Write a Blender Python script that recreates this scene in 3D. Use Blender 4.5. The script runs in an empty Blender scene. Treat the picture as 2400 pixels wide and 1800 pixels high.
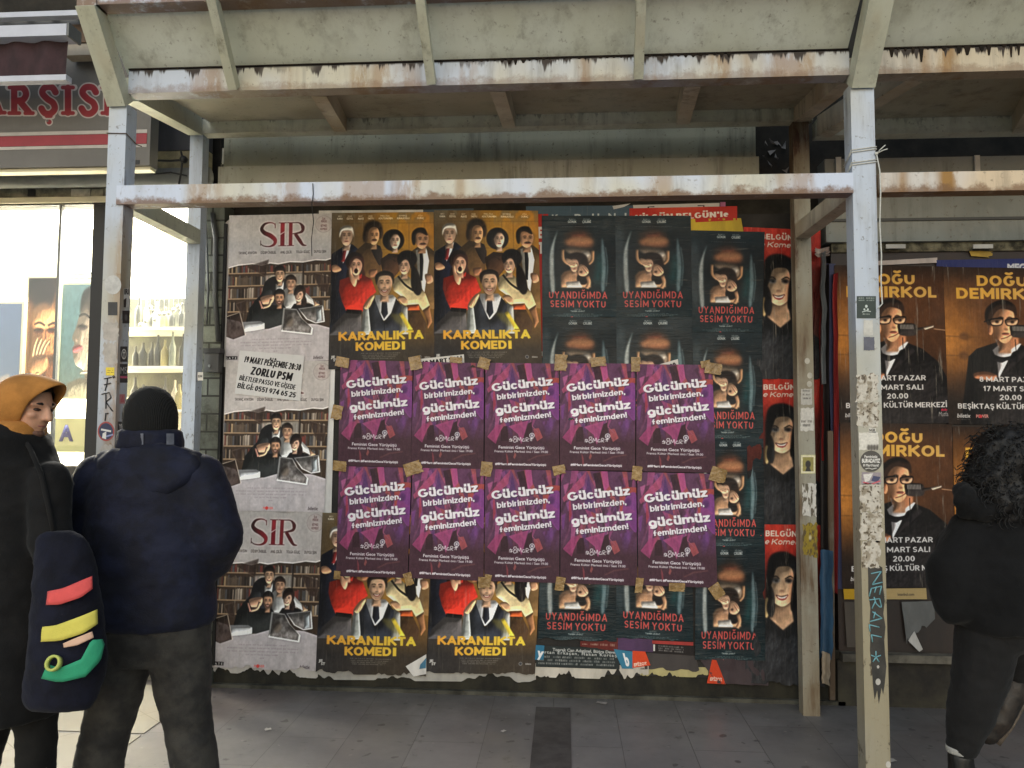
import bpy, bmesh, math, random
import numpy as np
from mathutils import Vector, Matrix, noise as mnoise
random.seed(7); RNG = np.random.default_rng(7)
SC = bpy.context.scene; COL = SC.collection
# ------------------------------------------------------------------ camera
YAW, PITCH, ROLL, EYE, FPX = math.radians(3.92), math.radians(3.545), math.radians(0.29), 1.55, 1800.0
cd = bpy.data.cameras.new('camera'); cam = bpy.data.objects.new('camera', cd); COL.objects.link(cam)
cd.sensor_width = 36; cd.lens = FPX/2400*36; cd.clip_start = .05; cd.clip_end = 500
CR = Matrix.Rotation(YAW,3,'Z') @ Matrix.Rotation(math.pi/2+PITCH,3,'X') @ Matrix.Rotation(ROLL,3,'Z')
cam.matrix_world = Matrix.Translation((0,0,EYE)) @ CR.to_4x4(); SC.camera = cam
# ------------------------------------------------------------------ sky, soft dusk light, exposure
wd = bpy.data.worlds.new('World'); SC.world = wd; wd.use_nodes = True
SUN_EL, SUN_AZ = math.radians(17), math.radians(-4)     # light comes from the open street behind the viewer
sky = wd.node_tree.nodes.new('ShaderNodeTexSky'); sky.sky_type = 'NISHITA'; sky.sun_disc = False
sky.sun_elevation = SUN_EL; sky.sun_rotation = math.pi-SUN_AZ; sky.dust_density = .6; sky.air_density = 1.6; sky.ozone_density = 3.0
bg = wd.node_tree.nodes['Background']; bg.inputs[1].default_value = .12
wd.node_tree.links.new(sky.outputs[0], bg.inputs[0])
sl = bpy.data.lights.new('sun','SUN'); sl.energy = 1.9; sl.angle = math.radians(85); sl.color = (1,.955,.89)
so = bpy.data.objects.new('sun', sl); COL.objects.link(so); so.location = (2,-6,8)
sdir = Vector((math.sin(SUN_AZ)*math.cos(SUN_EL), -math.cos(SUN_AZ)*math.cos(SUN_EL), math.sin(SUN_EL)))
so.rotation_euler = sdir.to_track_quat('Z','Y').to_euler()
SC.view_settings.view_transform = 'Standard'; SC.view_settings.look = 'None'
SC.view_settings.exposure = 0.15; SC.view_settings.gamma = 1
# ------------------------------------------------------------------ measuring helpers (photo pixel -> point on a known plane)
def ray(px,py): return CR @ Vector(((px-1200)/FPX, -(py-900)/FPX, -1))
def at(px,py,Y):
    d = ray(px,py); t = Y/d.y; return Vector((d.x*t, Y, EYE+d.z*t))
def atX(px,py,X):
    d = ray(px,py); t = X/d.x; return Vector((X, d.y*t, EYE+d.z*t))
def gd(px,py,z=0):
    d = ray(px,py); t = (z-EYE)/d.z; return Vector((d.x*t, d.y*t, z))
# ------------------------------------------------------------------ object helpers
def tag(o,label=None,cat=None,group=None,kind=None):
    for k,v in (('label',label),('category',cat),('group',group),('kind',kind)):
        if v: o[k] = v
    return o
def empty(name,loc,label,cat,group=None):
    o = bpy.data.objects.new(name,None); COL.objects.link(o); o.location = loc; o.empty_display_size=.1
    return tag(o,label,cat,group)
def link(name,me,mat,parent=None,smooth=False):
    o = bpy.data.objects.new(name,me); COL.objects.link(o)
    if mat: me.materials.append(mat)
    if parent:
        o.parent = parent; bpy.context.view_layer.update() if False else None
        o.matrix_parent_inverse = Matrix.Translation(-parent.location) if parent.type=='EMPTY' or parent.location.length else Matrix()
    if smooth: me.polygons.foreach_set('use_smooth',[True]*len(me.polygons))
    return o
def fin(name,bm,mat,parent=None,smooth=False,bev=0):
    if bev:
        bmesh.ops.bevel(bm,geom=[e for e in bm.edges if e.is_manifold and e.calc_face_angle(0)>.6],offset=bev,segments=2,affect='EDGES',profile=.5)
    bmesh.ops.recalc_face_normals(bm,faces=bm.faces)
    me = bpy.data.meshes.new(name); bm.to_mesh(me); bm.free()
    return link(name,me,mat,parent,smooth)
def B(): return bmesh.new()
def hexa(bm,p):
    v = [bm.verts.new(q) for q in p]
    for f in ((0,3,2,1),(4,5,6,7),(0,1,5,4),(1,2,6,5),(2,3,7,6),(3,0,4,7)): bm.faces.new([v[i] for i in f])
def box(bm,x0,x1,y0,y1,z0,z1):
    hexa(bm,[(x0,y0,z0),(x1,y0,z0),(x1,y1,z0),(x0,y1,z0),(x0,y0,z1),(x1,y0,z1),(x1,y1,z1),(x0,y1,z1)]); return bm
def beam(bm,p0,p1,w,h,up=(0,0,1)):
    p0,p1 = Vector(p0),Vector(p1); d=(p1-p0).normalized(); s=d.cross(Vector(up)).normalized()*w/2; u=s.cross(d).normalized()*h/2
    hexa(bm,[p0-s-u,p0+s-u,p1+s-u,p1-s-u,p0-s+u,p0+s+u,p1+s+u,p1-s+u]); return bm
def tube(bm,pts,r,n=8,cap=True):
    pts=[Vector(p) for p in pts]; rs = r if isinstance(r,(list,tuple)) else [r]*len(pts); prev=None; rings=[]
    for i,p in enumerate(pts):
        d=(pts[min(i+1,len(pts)-1)]-pts[max(i-1,0)]).normalized()
        if prev is None:
            a=Vector((0,0,1)) if abs(d.z)<.9 else Vector((1,0,0)); u=d.cross(a).normalized()
        else: u=(prev-d*prev.dot(d)).normalized()
        prev=u; w=d.cross(u)
        rings.append([bm.verts.new(p+(u*math.cos(2*math.pi*k/n)+w*math.sin(2*math.pi*k/n))*rs[i]) for k in range(n)])
    for a,b in zip(rings,rings[1:]):
        for k in range(n): bm.faces.new((a[k],a[(k+1)%n],b[(k+1)%n],b[k]))
    if cap: bm.faces.new(rings[0][::-1]); bm.faces.new(rings[-1])
    return bm
# ------------------------------------------------------------------ materials
def newmat(name):
    m=bpy.data.materials.new(name); m.use_nodes=True; nt=m.node_tree; return m,nt,nt.nodes['Principled BSDF']
class N:
    def __init__(s,nt): s.nt=nt
    def n(s,t,**k):
        x=s.nt.nodes.new(t)
        for a,b in k.items(): setattr(x,a,b)
        return x
    def l(s,a,b): s.nt.links.new(a,b)
    def val(s,x,i):
        if hasattr(x,'is_output') or isinstance(x,bpy.types.NodeSocket): s.l(x,i)
        else: i.default_value=x
    def math(s,op,a,b=0.,c=False):
        x=s.n('ShaderNodeMath',operation=op,use_clamp=c); s.val(a,x.inputs[0]); s.val(b,x.inputs[1]); return x.outputs[0]
    def mix(s,f,a,b,mode='MIX'):
        x=s.n('ShaderNodeMix',data_type='RGBA',blend_type=mode); s.val(f,x.inputs[0])
        for q,i in ((a,x.inputs[6]),(b,x.inputs[7])):
            if isinstance(q,tuple): i.default_value=(*q[:3],1)
            else: s.l(q,i)
        return x.outputs[2]
    def noise(s,vec,scale,detail=4,rough=.6,sc=(1,1,1)):
        mp=s.n('ShaderNodeMapping'); mp.inputs['Scale'].default_value=sc; s.l(vec,mp.inputs[0])
        x=s.n('ShaderNodeTexNoise'); x.inputs['Scale'].default_value=scale; x.inputs['Detail'].default_value=detail; x.inputs['Roughness'].default_value=rough
        s.l(mp.outputs[0],x.inputs[0]); return x.outputs[0]
    def ss(s,x,a,b,lo=0.,hi=1.):
        r=s.n('ShaderNodeMapRange',interpolation_type='SMOOTHSTEP'); s.val(x,r.inputs[0])
        r.inputs[1].default_value=a; r.inputs[2].default_value=b; r.inputs[3].default_value=lo; r.inputs[4].default_value=hi; return r.outputs[0]
    def pos(s): return s.n('ShaderNodeNewGeometry').outputs['Position']
    def gen(s):
        x=s.n('ShaderNodeTexCoord'); q=s.n('ShaderNodeSeparateXYZ'); s.l(x.outputs['Generated'],q.inputs[0]); return q.outputs
    def bump(s,h,st,dist=.01):
        x=s.n('ShaderNodeBump'); x.inputs['Strength'].default_value=st; x.inputs['Distance'].default_value=dist; s.l(h,x.inputs['Height']); return x.outputs[0]
def lin(c): return tuple(((v/255/12.92) if v<=10 else ((v/255+.055)/1.055)**2.4) for v in c)
def plain(name,c,rough=.6,var=.25,scale=8,bump=.15,sc=(1,1,1),metal=0,spec=.5,c2=None,bsc=None):
    m,nt,p=newmat(name); k=N(nt); v=k.pos(); c=lin(c); n=k.noise(v,scale,6,.65,sc)
    d=lin(c2) if c2 else tuple(x*(1-var*1.4) for x in c)
    f=k.ss(n,.32,.68); k.l(k.mix(f,d,c),p.inputs['Base Color'])
    p.inputs['Roughness'].default_value=rough; p.inputs['Metallic'].default_value=metal; p.inputs['Specular IOR Level'].default_value=spec
    if bump: k.l(k.bump(k.noise(v,bsc or scale*6,5,.6),bump,.004),p.inputs['Normal'])
    return m
def painted(name,c,cream,dirt=.5,rust=.0,edge=0.,drip=0.,grime=(60,50,36),moss=0.,rustc=(150,110,46),low=0.):
    """old flaking painted steel; edge = rust creeping up from the lower lip, drip = black runs from the upper lip"""
    m,nt,p=newmat(name); k=N(nt); v=k.pos(); g=k.gen()
    col=k.mix(k.ss(k.noise(v,1.7,3,.5,(1,1,.6)),.40,.60),lin(c),lin(cream)); col=k.mix(k.ss(k.noise(v,4.5,5,.7,(1,1,.5)),.5,.7,0,.35),col,lin((158,158,148)))
    st=k.noise(v,7,5,.7,(1.6,1.6,.16)); fine=k.noise(v,38,4,.7); big=k.noise(v,2.3,4,.6)
    col=k.mix(k.math('MULTIPLY',k.ss(st,.46,.72),k.math('MULTIPLY',k.ss(big,.35,.65),dirt)),col,lin(grime))
    col=k.mix(k.math('MULTIPLY',k.ss(fine,.60,.70),dirt*.9),col,lin((88,76,58)))
    if moss: col=k.mix(k.math('MULTIPLY',k.ss(k.noise(v,5,6,.75),.56,.70),moss),col,lin((84,80,44)))
    if low:
        zz=k.n('ShaderNodeSeparateXYZ'); k.l(v,zz.inputs[0]); col=k.mix(k.math('MULTIPLY',k.ss(k.math('ADD',zz.outputs[2],k.math('MULTIPLY',k.math('SUBTRACT',big,.5),1.2)),2.0,.7),low),col,lin((146,134,104)))
        col=k.mix(k.math('MULTIPLY',k.ss(k.noise(v,12,6,.75,(1,1,.5)),.58,.66),k.ss(zz.outputs[2],2.1,1.6)),col,lin((72,62,46)))
    if rust:
        rm=k.math('MULTIPLY',k.ss(k.noise(v,2.6,3,.5,(1.5,1,.12)),.52,.62),k.ss(k.noise(v,14,5,.7,(1,1,.3)),.33,.52))
        col=k.mix(k.math('MULTIPLY',rm,rust),col,lin(rustc))
        col=k.mix(k.math('MULTIPLY',k.ss(k.noise(v,3.1,6,.75,(1.3,1,.3)),.64,.70),rust),col,lin((74,38,20)))
    if edge:
        e=k.math('ADD',k.math('SUBTRACT',1.,g[2]),k.math('MULTIPLY',k.math('SUBTRACT',k.noise(v,9,6,.75),.5),1.5))
        col=k.mix(k.math('MULTIPLY',k.ss(e,.60,.95),edge),col,lin((112,76,38)))
    if drip:
        runs=k.noise(v,13,4,.75,(1,1,.05)); e=k.math('ADD',g[2],k.math('MULTIPLY',k.math('SUBTRACT',runs,.52),2.6))
        e2=k.math('MULTIPLY',k.ss(e,.82,1.02),k.ss(k.noise(v,1.4,4,.6),.36,.54)); col=k.mix(k.math('MULTIPLY',e2,drip),col,lin((44,30,18)))
        col=k.mix(k.math('MULTIPLY',k.ss(g[2],.93,.99),drip*.75),col,lin((40,32,22)))
    k.l(col,p.inputs['Base Color']); p.inputs['Roughness'].default_value=.55
    k.l(k.bump(k.math('ADD',fine,k.math('MULTIPLY',st,.6)),.25,.004),p.inputs['Normal']); return m
M={}
M['white']=painted('white_paint',(202,212,230),(204,202,188),.45,.55,.85,.0)
M['beam']=painted('white_beam_paint',(196,206,222),(202,198,180),.5,.6,.5,1.)
M['post']=painted('post_paint',(188,198,212),(184,182,168),.75,.5,0,0,low=.8)
M['cream']=painted('cream_paint',(196,198,180),(186,186,164),.6,.15,0,0,(70,62,44))
M['hood']=painted('hood_sheet_paint',(216,222,212),(206,211,196),.5,.0,0,0,(96,92,72))
M['soffit']=painted('soffit_sheet',(176,170,150),(160,152,130),.6,.1,0,0,(76,70,54),.3)
M['joist']=painted('joist_paint',(206,198,178),(186,172,146),.7,.3,.2,0,(72,62,46))
M['backbeam']=painted('back_beam_paint',(222,222,204),(208,208,184),.6,.15,.2,.5,(84,80,56),.5)
M['oldpost']=painted('rusty_post_paint',(158,154,138),(134,122,98),1.,.8,.2,0,(88,62,34),.0,(96,66,34))
M['brownsteel']=painted('brown_rusted_steel',(84,66,46),(66,50,34),.8,.6)
M['concrete']=painted('stained_concrete',(172,170,146),(152,150,128),.8,.0,0,.3,(48,46,38))
M['ledge']=painted('ledge_concrete',(178,178,164),(160,160,142),.7,0,.4,0,(60,56,44))
M['darkwall']=plain('sooty_wall',(52,48,40),.9,.5,5,.5)
M['black']=plain('black_plastic',(20,20,22),.5,.2)
M['darkgrey']=plain('dark_grey_metal',(62,62,60),.5,.2,4,.1)
M['grey']=plain('grey_metal',(120,122,120),.5,.2,3,.1,(1,1,.3))
M['string']=plain('white_string',(214,214,206),.8,.15,80,.2)
# ------------------------------------------------------------------ tiny raster printer: designs are drawn in code and printed on the posters
_txt={}
def glyphs(s,bold=0,shear=0,space=1.0):
    key=(s,bold,shear,space)
    if key in _txt: return _txt[key]
    cu=bpy.data.curves.new('t','FONT'); cu.body=s; cu.offset=bold; cu.shear=shear; cu.space_character=space; cu.resolution_u=3; cu.size=1
    o=bpy.data.objects.new('t',cu); COL.objects.link(o); dg=bpy.context.evaluated_depsgraph_get()
    me=o.evaluated_get(dg).to_mesh(); nv=len(me.vertices); co=np.zeros(nv*3,np.float32); me.vertices.foreach_get('co',co); co=co.reshape(-1,3)[:,:2]
    cnt={}
    for p in me.polygons:
        for e in p.edge_keys: cnt[e]=cnt.get(e,0)+1
    ed=np.array([e for e,c in cnt.items() if c==1],int)
    seg=np.concatenate([co[ed[:,0]],co[ed[:,1]]],1) if len(ed) else np.zeros((0,4))
    o.evaluated_get(dg).to_mesh_clear(); bpy.data.objects.remove(o); bpy.data.curves.remove(cu)
    _txt[key]=seg; return seg
CAP=None
def fbm(h,w,seed,sy,sx,oct=4):
    r=np.random.default_rng(seed); out=np.zeros((h,w)); a=1; t=0
    for _ in range(oct):
        ny,nx=max(2,int(sy)+2),max(2,int(sx)+2); g=r.random((ny,nx))
        y=np.linspace(0,ny-1.001,h); x=np.linspace(0,nx-1.001,w); yi,xi=y.astype(int),x.astype(int)
        fy=(y-yi)[:,None]; fx=(x-xi)[None]; fy=fy*fy*(3-2*fy); fx=fx*fx*(3-2*fx)
        g00=g[yi][:,xi];g01=g[yi][:,xi+1];g10=g[yi+1][:,xi];g11=g[yi+1][:,xi+1]
        out+=a*((g00*(1-fx)+g01*fx)*(1-fy)+(g10*(1-fx)+g11*fx)*fy); t+=a; a*=.55; sy*=2; sx*=2
    return out/t
def blur(a,r):
    r=int(round(r))
    if r<1: return a
    for ax in (0,1):
        for _ in range(2):
            p=np.pad(a,[(r+1,r) if i==ax else (0,0) for i in range(2)],mode='edge'); c=np.cumsum(p,ax); n=a.shape[ax]
            a=(np.take(c,range(2*r+1,2*r+1+n),ax)-np.take(c,range(0,n),ax))/(2*r+1)
    return a
def smooth_loop(P,k=6):
    P=np.array(P,float); n=len(P); o=[]
    for i in range(n):
        a,b,c,d=P[i-1],P[i],P[(i+1)%n],P[(i+2)%n]
        for j in range(k):
            t=j/k; o.append(.5*((2*b)+(-a+c)*t+(2*a-5*b+4*c-d)*t*t+(-a+3*b-3*c+d)*t**3))
    return np.array(o)

# ---- block stroke alphabet for headline lettering: strokes on a unit box, x right, y up
def _a(cx,cy,rx,ry,a0,a1,n=9): return [(cx+rx*math.cos(math.radians(a0+(a1-a0)*i/(n-1))),cy+ry*math.sin(math.radians(a0+(a1-a0)*i/(n-1)))) for i in range(n)]
_S=_a(.5,.76,.5,.24,20,250,11)+_a(.5,.25,.5,.25,70,-160,11)
_O=_a(.5,.5,.5,.5,0,360,25)
_U=[(0,1),(0,.38)]+_a(.5,.38,.5,.38,180,360,13)+[(1,.38),(1,1)]
_C=_a(.5,.5,.5,.5,42,318,19); _G=_a(.5,.5,.5,.5,45,345,19)+[(1,.44),(.58,.44)]
FT={'A':(.82,[[(0,0),(.5,1)],[(.5,1),(1,0)],[(.2,.27),(.8,.27)]]),'B':(.68,[[(0,0),(0,1)],[(0,1),(.6,1)]+_a(.6,.76,.32,.24,90,-90)+[(0,.52)],[(0,.52),(.62,.52)]+_a(.62,.26,.38,.26,90,-90)+[(0,0)]]),
'C':(.76,[_C]),'D':(.76,[[(0,0),(0,1)],[(0,1),(.45,1)]+_a(.45,.5,.55,.5,90,-90,13)+[(0,0)]]),'E':(.6,[[(0,0),(0,1)],[(0,1),(1,1)],[(0,.5),(.9,.5)],[(0,0),(1,0)]]),'F':(.58,[[(0,0),(0,1)],[(0,1),(1,1)],[(0,.48),(.9,.48)]]),
'G':(.8,[_G]),'H':(.74,[[(0,0),(0,1)],[(1,0),(1,1)],[(0,.5),(1,.5)]]),'I':(.2,[[(.5,0),(.5,1)]]),'K':(.76,[[(0,0),(0,1)],[(.05,.42),(.95,1)],[(.3,.6),(1,0)]]),'L':(.56,[[(0,0),(0,1)],[(0,0),(1,0)]]),
'M':(.92,[[(0,0),(0,1)],[(0,1),(.5,.25)],[(.5,.25),(1,1)],[(1,1),(1,0)]]),'N':(.76,[[(0,0),(0,1)],[(0,1),(1,0)],[(1,0),(1,1)]]),'O':(.86,[_O]),'P':(.66,[[(0,0),(0,1)],[(0,1),(.6,1)]+_a(.6,.72,.4,.28,90,-90)+[(0,.44)]]),
'R':(.7,[[(0,0),(0,1)],[(0,1),(.6,1)]+_a(.6,.73,.38,.27,90,-90)+[(0,.46)],[(.5,.46),(1,0)]]),'S':(.64,[_S]),'T':(.66,[[(0,1),(1,1)],[(.5,0),(.5,1)]]),'U':(.74,[_U]),'V':(.8,[[(0,1),(.5,0)],[(.5,0),(1,1)]]),'Y':(.76,[[(0,1),(.5,.45)],[(1,1),(.5,.45)],[(.5,.5),(.5,0)]]),'Z':(.66,[[(0,1),(1,1)],[(1,1),(0,0)],[(0,0),(1,0)]]),
'0':(.62,[_O]),'1':(.4,[[(.75,0),(.75,1)],[(.1,.78),(.75,1)]]),'2':(.6,[_a(.5,.7,.5,.3,170,-20,11)+[(0,0)],[(0,0),(1,0)]]),'3':(.6,[_a(.45,.76,.5,.24,150,-90,10),_a(.45,.27,.55,.27,90,-150,11)]),'4':(.66,[[(.75,0),(.75,1)],[(.75,1),(0,.3)],[(0,.26),(1,.26)]]),'5':(.6,[[(.95,1),(.1,1)],[(.1,1),(.05,.52)],_a(.45,.31,.55,.31,125,-150,12)]),'6':(.62,[_a(.5,.3,.5,.3,0,360,17),[(0,.3),(.1,.65),(.55,1)]]),'7':(.58,[[(0,1),(1,1)],[(1,1),(.3,0)]]),'8':(.62,[_a(.5,.76,.42,.24,0,360,15),_a(.5,.26,.5,.26,0,360,15)]),'9':(.62,[_a(.5,.7,.5,.3,0,360,17),[(1,.7),(.9,.3),(.4,0)]]),
'.':(.2,[[(.5,0),(.5,.08)]]),':':(.2,[[(.5,.1),(.5,.18)],[(.5,.6),(.5,.68)]]),',':(.2,[[(.5,.08),(.4,-.12)]]),'!':(.22,[[(.5,.36),(.5,1)],[(.5,0),(.5,.06)]]),"'":(.18,[[(.5,.75),(.5,1)]]),' ':(.26,[]),'/':(.4,[[(0,0),(1,1)]]),'#':(.7,[[(.25,0),(.35,1)],[(.65,0),(.75,1)],[(0,.33),(1,.33)],[(0,.66),(1,.66)]]),
'a':(.56,[_a(.45,.36,.45,.36,0,360,15),[(.95,.72),(.95,0)]]),'b':(.6,[[(0,0),(0,1)],_a(.5,.36,.5,.36,0,360,17)]),'c':(.54,[_a(.52,.36,.52,.36,32,328,17)]),'d':(.6,[[(1,0),(1,1)],_a(.5,.36,.5,.36,0,360,17)]),'e':(.58,[[(.02,.36),(1,.36)]+_a(.5,.36,.5,.36,0,315,17)]),'f':(.46,[[(.3,0),(.3,.74)]+_a(.7,.74,.4,.26,180,75,6),[(0,.6),(.8,.6)]]),'g':(.6,[_a(.5,.36,.5,.36,0,360,17),[(1,.72),(1,-.05)]+_a(.5,-.05,.5,.24,0,-150,9)]),'i':(.18,[[(.5,0),(.5,.72)],[(.5,.93),(.5,1.02)]]),'l':(.18,[[(.5,0),(.5,1)]]),
'k':(.54,[[(0,0),(0,1)],[(.05,.3),(.9,.72)],[(.35,.42),(1,0)]]),'m':(.88,[[(0,0),(0,.72)],[(0,.45)]+_a(.25,.47,.25,.25,180,0,9)+[(.5,0)],[(.5,.45)]+_a(.75,.47,.25,.25,180,0,9)+[(1,0)]]),'n':(.56,[[(0,0),(0,.72)],[(0,.42)]+_a(.5,.42,.5,.3,180,0,11)+[(1,0)]]),'o':(.6,[_a(.5,.36,.5,.36,0,360,17)]),'r':(.38,[[(0,0),(0,.72)],[(0,.4)]+_a(.8,.4,.8,.32,180,85,7)]),'s':(.5,[[(p[0],p[1]*.72) for p in _S]]),'t':(.38,[[(.4,.95),(.4,.2)]+_a(.8,.2,.4,.2,180,280,6),[(0,.7),(.95,.7)]]),'u':(.56,[[(0,.72),(0,.3)]+_a(.5,.3,.5,.3,180,360,11)+[(1,.72)],[(1,.72),(1,0)]]),'z':(.5,[[(0,.70),(1,.70)],[(1,.70),(0,.02)],[(0,.02),(1,.02)]]),'y':(.56,[[(0,.72),(.5,0)],[(1,.72),(.3,-.26)]])}
FALIAS={'Ü':'U','Ö':'O','Ğ':'G','Ş':'S','Ç':'C','İ':'I','ü':'u','ö':'o','ş':'s','ç':'c','ı':'i','ğ':'g'}
def stroke_glyphs(t,wt,gap=.12,wx=None):
    wx=wx or wt
    """list of (polyline, closed-ness irrelevant) in cap units plus the total advance"""
    out=[]; x=0
    for ch in t:
        b=FALIAS.get(ch,ch)
        if b not in FT: x+=.3; continue
        W,S=FT[b]; W=max(W,wx); low=b.islower(); top=.72 if low and b not in 'bdfklit' else 1
        fx=lambda u:x+wx/2+(W-wx)*u if W>wx*1.05 else x+W/2
        fy=lambda v:wt/2+(1-wt)*v if not low else (wt/2+(1-wt)*v)
        for k_,s in enumerate(S):
            if ch=='ı' and k_==1: continue
            out.append([(fx(u),fy(v)) for u,v in s])
        cx=fx(.5); d=wt*.5
        if ch in 'ÜÖ': out+= [[(cx-W*.22,1.13),(cx-W*.22,1.13+d)],[(cx+W*.22,1.13),(cx+W*.22,1.13+d)]]
        if ch in 'üö': out+= [[(cx-W*.24,.86),(cx-W*.24,.86+d)],[(cx+W*.24,.86),(cx+W*.24,.86+d)]]
        if ch=='İ': out.append([(cx,1.14),(cx,1.14+d)])
        if ch in 'Ğğ': out.append([(cx+.2*math.cos(math.radians(a)),1.28+(-.2 if ch=='ğ' else 0)+.13*math.sin(math.radians(a))) for a in range(190,360,24)])
        if ch in 'ŞşÇç': out.append([(cx,-.06),(cx+.04,-.2)])
        x+=W+(gap if ch!=' ' else 0)
    return out,x-gap
class Cv:
    def __init__(s,w,h,m):
        s.w,s.h=w,h; s.a=np.zeros((h,w,3)); s.m=m; s.vol=0; s.k=w/(m[2]-m[0])
    def volume(s,k,seed=1):
        s.vol=k; s.fold=[fbm(s.h,s.w,seed+i,9+4*i,7+3*i,3) for i in range(3)]
    def X(s,P):
        P=np.asarray(P,float).reshape(-1,2); m=s.m
        return np.stack([(P[:,0]-m[0])/(m[2]-m[0])*s.w,(P[:,1]-m[1])/(m[3]-m[1])*s.h],1)
    def cover(s,seg,ss=4):
        M_=np.zeros((s.h,s.w))
        if not len(seg): return M_
        y0=max(0,int(np.floor(min(seg[:,1].min(),seg[:,3].min())))); y1=min(s.h,int(np.ceil(max(seg[:,1].max(),seg[:,3].max()))))
        x0=max(0,int(np.floor(min(seg[:,0].min(),seg[:,2].min())))); x1=min(s.w,int(np.ceil(max(seg[:,0].max(),seg[:,2].max()))))
        if x1<=x0 or y1<=y0: return M_
        I=np.arange(x0,x1)
        lo=np.minimum(seg[:,1],seg[:,3]); hi=np.maximum(seg[:,1],seg[:,3])
        for r in range(y0,y1):
            act=seg[(lo<r+1)&(hi>r)]
            if not len(act): continue
            for j in range(ss):
                y=r+(j+.5)/ss; q=act[(np.minimum(act[:,1],act[:,3])<=y)&(np.maximum(act[:,1],act[:,3])>y)]
                if len(q)<2: continue
                xs=np.sort(q[:,0]+(y-q[:,1])/(q[:,3]-q[:,1])*(q[:,2]-q[:,0]))
                if len(xs)%2: xs=xs[:-1]
                sg=np.where(np.arange(len(xs))%2,1.,-1.)[:,None]
                M_[r,x0:x1]+=(sg*np.clip(xs[:,None]-I[None],0,1)).sum(0)/ss
        return np.clip(M_,0,1)
    def put(s,M_,col,al=1.):
        if callable(col): col=col(s)
        else: col=np.array(col,float)
        if s.vol and al>.8 and M_.sum()>60:
            r=math.sqrt(M_.sum()); h=blur(M_,r*.10)*.7+blur(M_,r*.22)*.9; n_=int(r*7)%97
            h=h+s.fold[n_%3]*.09; gy,gx=np.gradient(h); sh=np.clip(1-(gx*.6+gy*.85)*r*.55*s.vol,.55,1.32); sh=1.04*sh*(1-.14*s.vol*(1-np.clip(h/1.3,0,1)))
            col=np.broadcast_to(col,s.a.shape)*sh[...,None]
        f=(M_*al)[...,None]; s.a=s.a*(1-f)+col*f
    def poly(s,P,col,sm=False,bl=0,al=1.,tex=0):
        P=np.asarray(P,float)
        if sm: P=smooth_loop(P)
        Q=s.X(P); seg=np.concatenate([Q,np.roll(Q,-1,0)],1); M_=s.cover(seg)
        if bl: M_=blur(M_,bl*s.k)
        if tex: M_=M_*(1-tex*fbm(s.h,s.w,len(P)+int(P[0,0]),30,30))
        s.put(M_,col,al)
    def ell(s,cx,cy,rx,ry,col,bl=0,al=1.,rot=0):
        t=np.linspace(0,2*np.pi,28,endpoint=False); x=rx*np.cos(t); y=ry*np.sin(t); c,q=math.cos(rot),math.sin(rot)
        s.poly(np.stack([cx+x*c-y*q,cy+x*q+y*c],1),col,bl=bl,al=al)
    def line(s,P,w,col,bl=0,al=1.,sm=False):
        P=np.asarray(P,float); ws=np.array(w,float) if np.ndim(w) else np.full(len(P),float(w))
        if sm and len(P)>2:
            o=[];ow=[]
            for i in range(len(P)-1):
                a,b,c,d=P[max(i-1,0)],P[i],P[i+1],P[min(i+2,len(P)-1)]
                for j in range(6):
                    t=j/6; o.append(.5*((2*b)+(-a+c)*t+(2*a-5*b+4*c-d)*t*t+(-a+3*b-3*c+d)*t**3)); ow.append(ws[i]*(1-t)+ws[i+1]*t)
            o.append(P[-1]);ow.append(ws[-1]); P=np.array(o); ws=np.array(ow)
        d=np.gradient(P,axis=0); d/=np.maximum(1e-6,np.hypot(d[:,0],d[:,1]))[:,None]; n=np.stack([-d[:,1],d[:,0]],1)*ws[:,None]/2
        s.poly(np.concatenate([P+n,(P-n)[::-1]]),col,bl=bl,al=al)
    def text(s,t,x0,y0,x1,y1,cap,col,bold=0.,shear=0,space=1.,al=1.,bl=0):
        global CAP
        if CAP is None: CAP=glyphs('H')[:,1].max()
        g=glyphs(t,bold,shear,space)
        if not len(g): return
        mn,mx=min(g[:,0].min(),g[:,2].min()),max(g[:,0].max(),g[:,2].max()); L=math.hypot(x1-x0,y1-y0)
        ux,uy=(x1-x0)/L,(y1-y0)/L; sx=L/(mx-mn); sy=cap/CAP
        def f(x,y):
            a=(x-mn)*sx; b=-y*sy; return s.X(np.stack([x0+a*ux-b*uy,y0+a*uy+b*ux],1))
        M_=s.cover(np.concatenate([f(g[:,0],g[:,1]),f(g[:,2],g[:,3])],1))
        if bl: M_=blur(M_,bl*s.k)
        s.put(M_,col,al)
    def btext(s,t,x0,y0,x1,y1,cap,col,wt=.2,shear=0,gap=.12,al=1.,asp=None):
        asp=asp or (1.3 if wt>=.2 else 1.)
        L0=stroke_glyphs(t,wt,gap)[1]; L=math.hypot(x1-x0,y1-y0); ux,uy=(x1-x0)/L,(y1-y0)/L; sx=L/L0
        w=wt*cap*min(1.25,max(.8,(sx/cap)**.5)); G_,L1=stroke_glyphs(t,w/cap/asp,gap*.7,w/sx); sx=L/L1; M_=np.zeros((s.h,s.w))
        def back(P):
            a=P[:,0]-shear*P[:,1]/asp; b=P[:,1]/asp; return s.X(np.stack([x0+a*ux-b*uy,y0+a*uy+b*ux],1))
        def add(R):
            nonlocal M_
            R=back(R); sg=np.concatenate([R,np.roll(R,-1,0)],1); M_=np.maximum(M_,s.cover(sg))
        disc=np.stack([np.cos(np.arange(10)*np.pi/5),np.sin(np.arange(10)*np.pi/5)],1)*w/2
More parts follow.
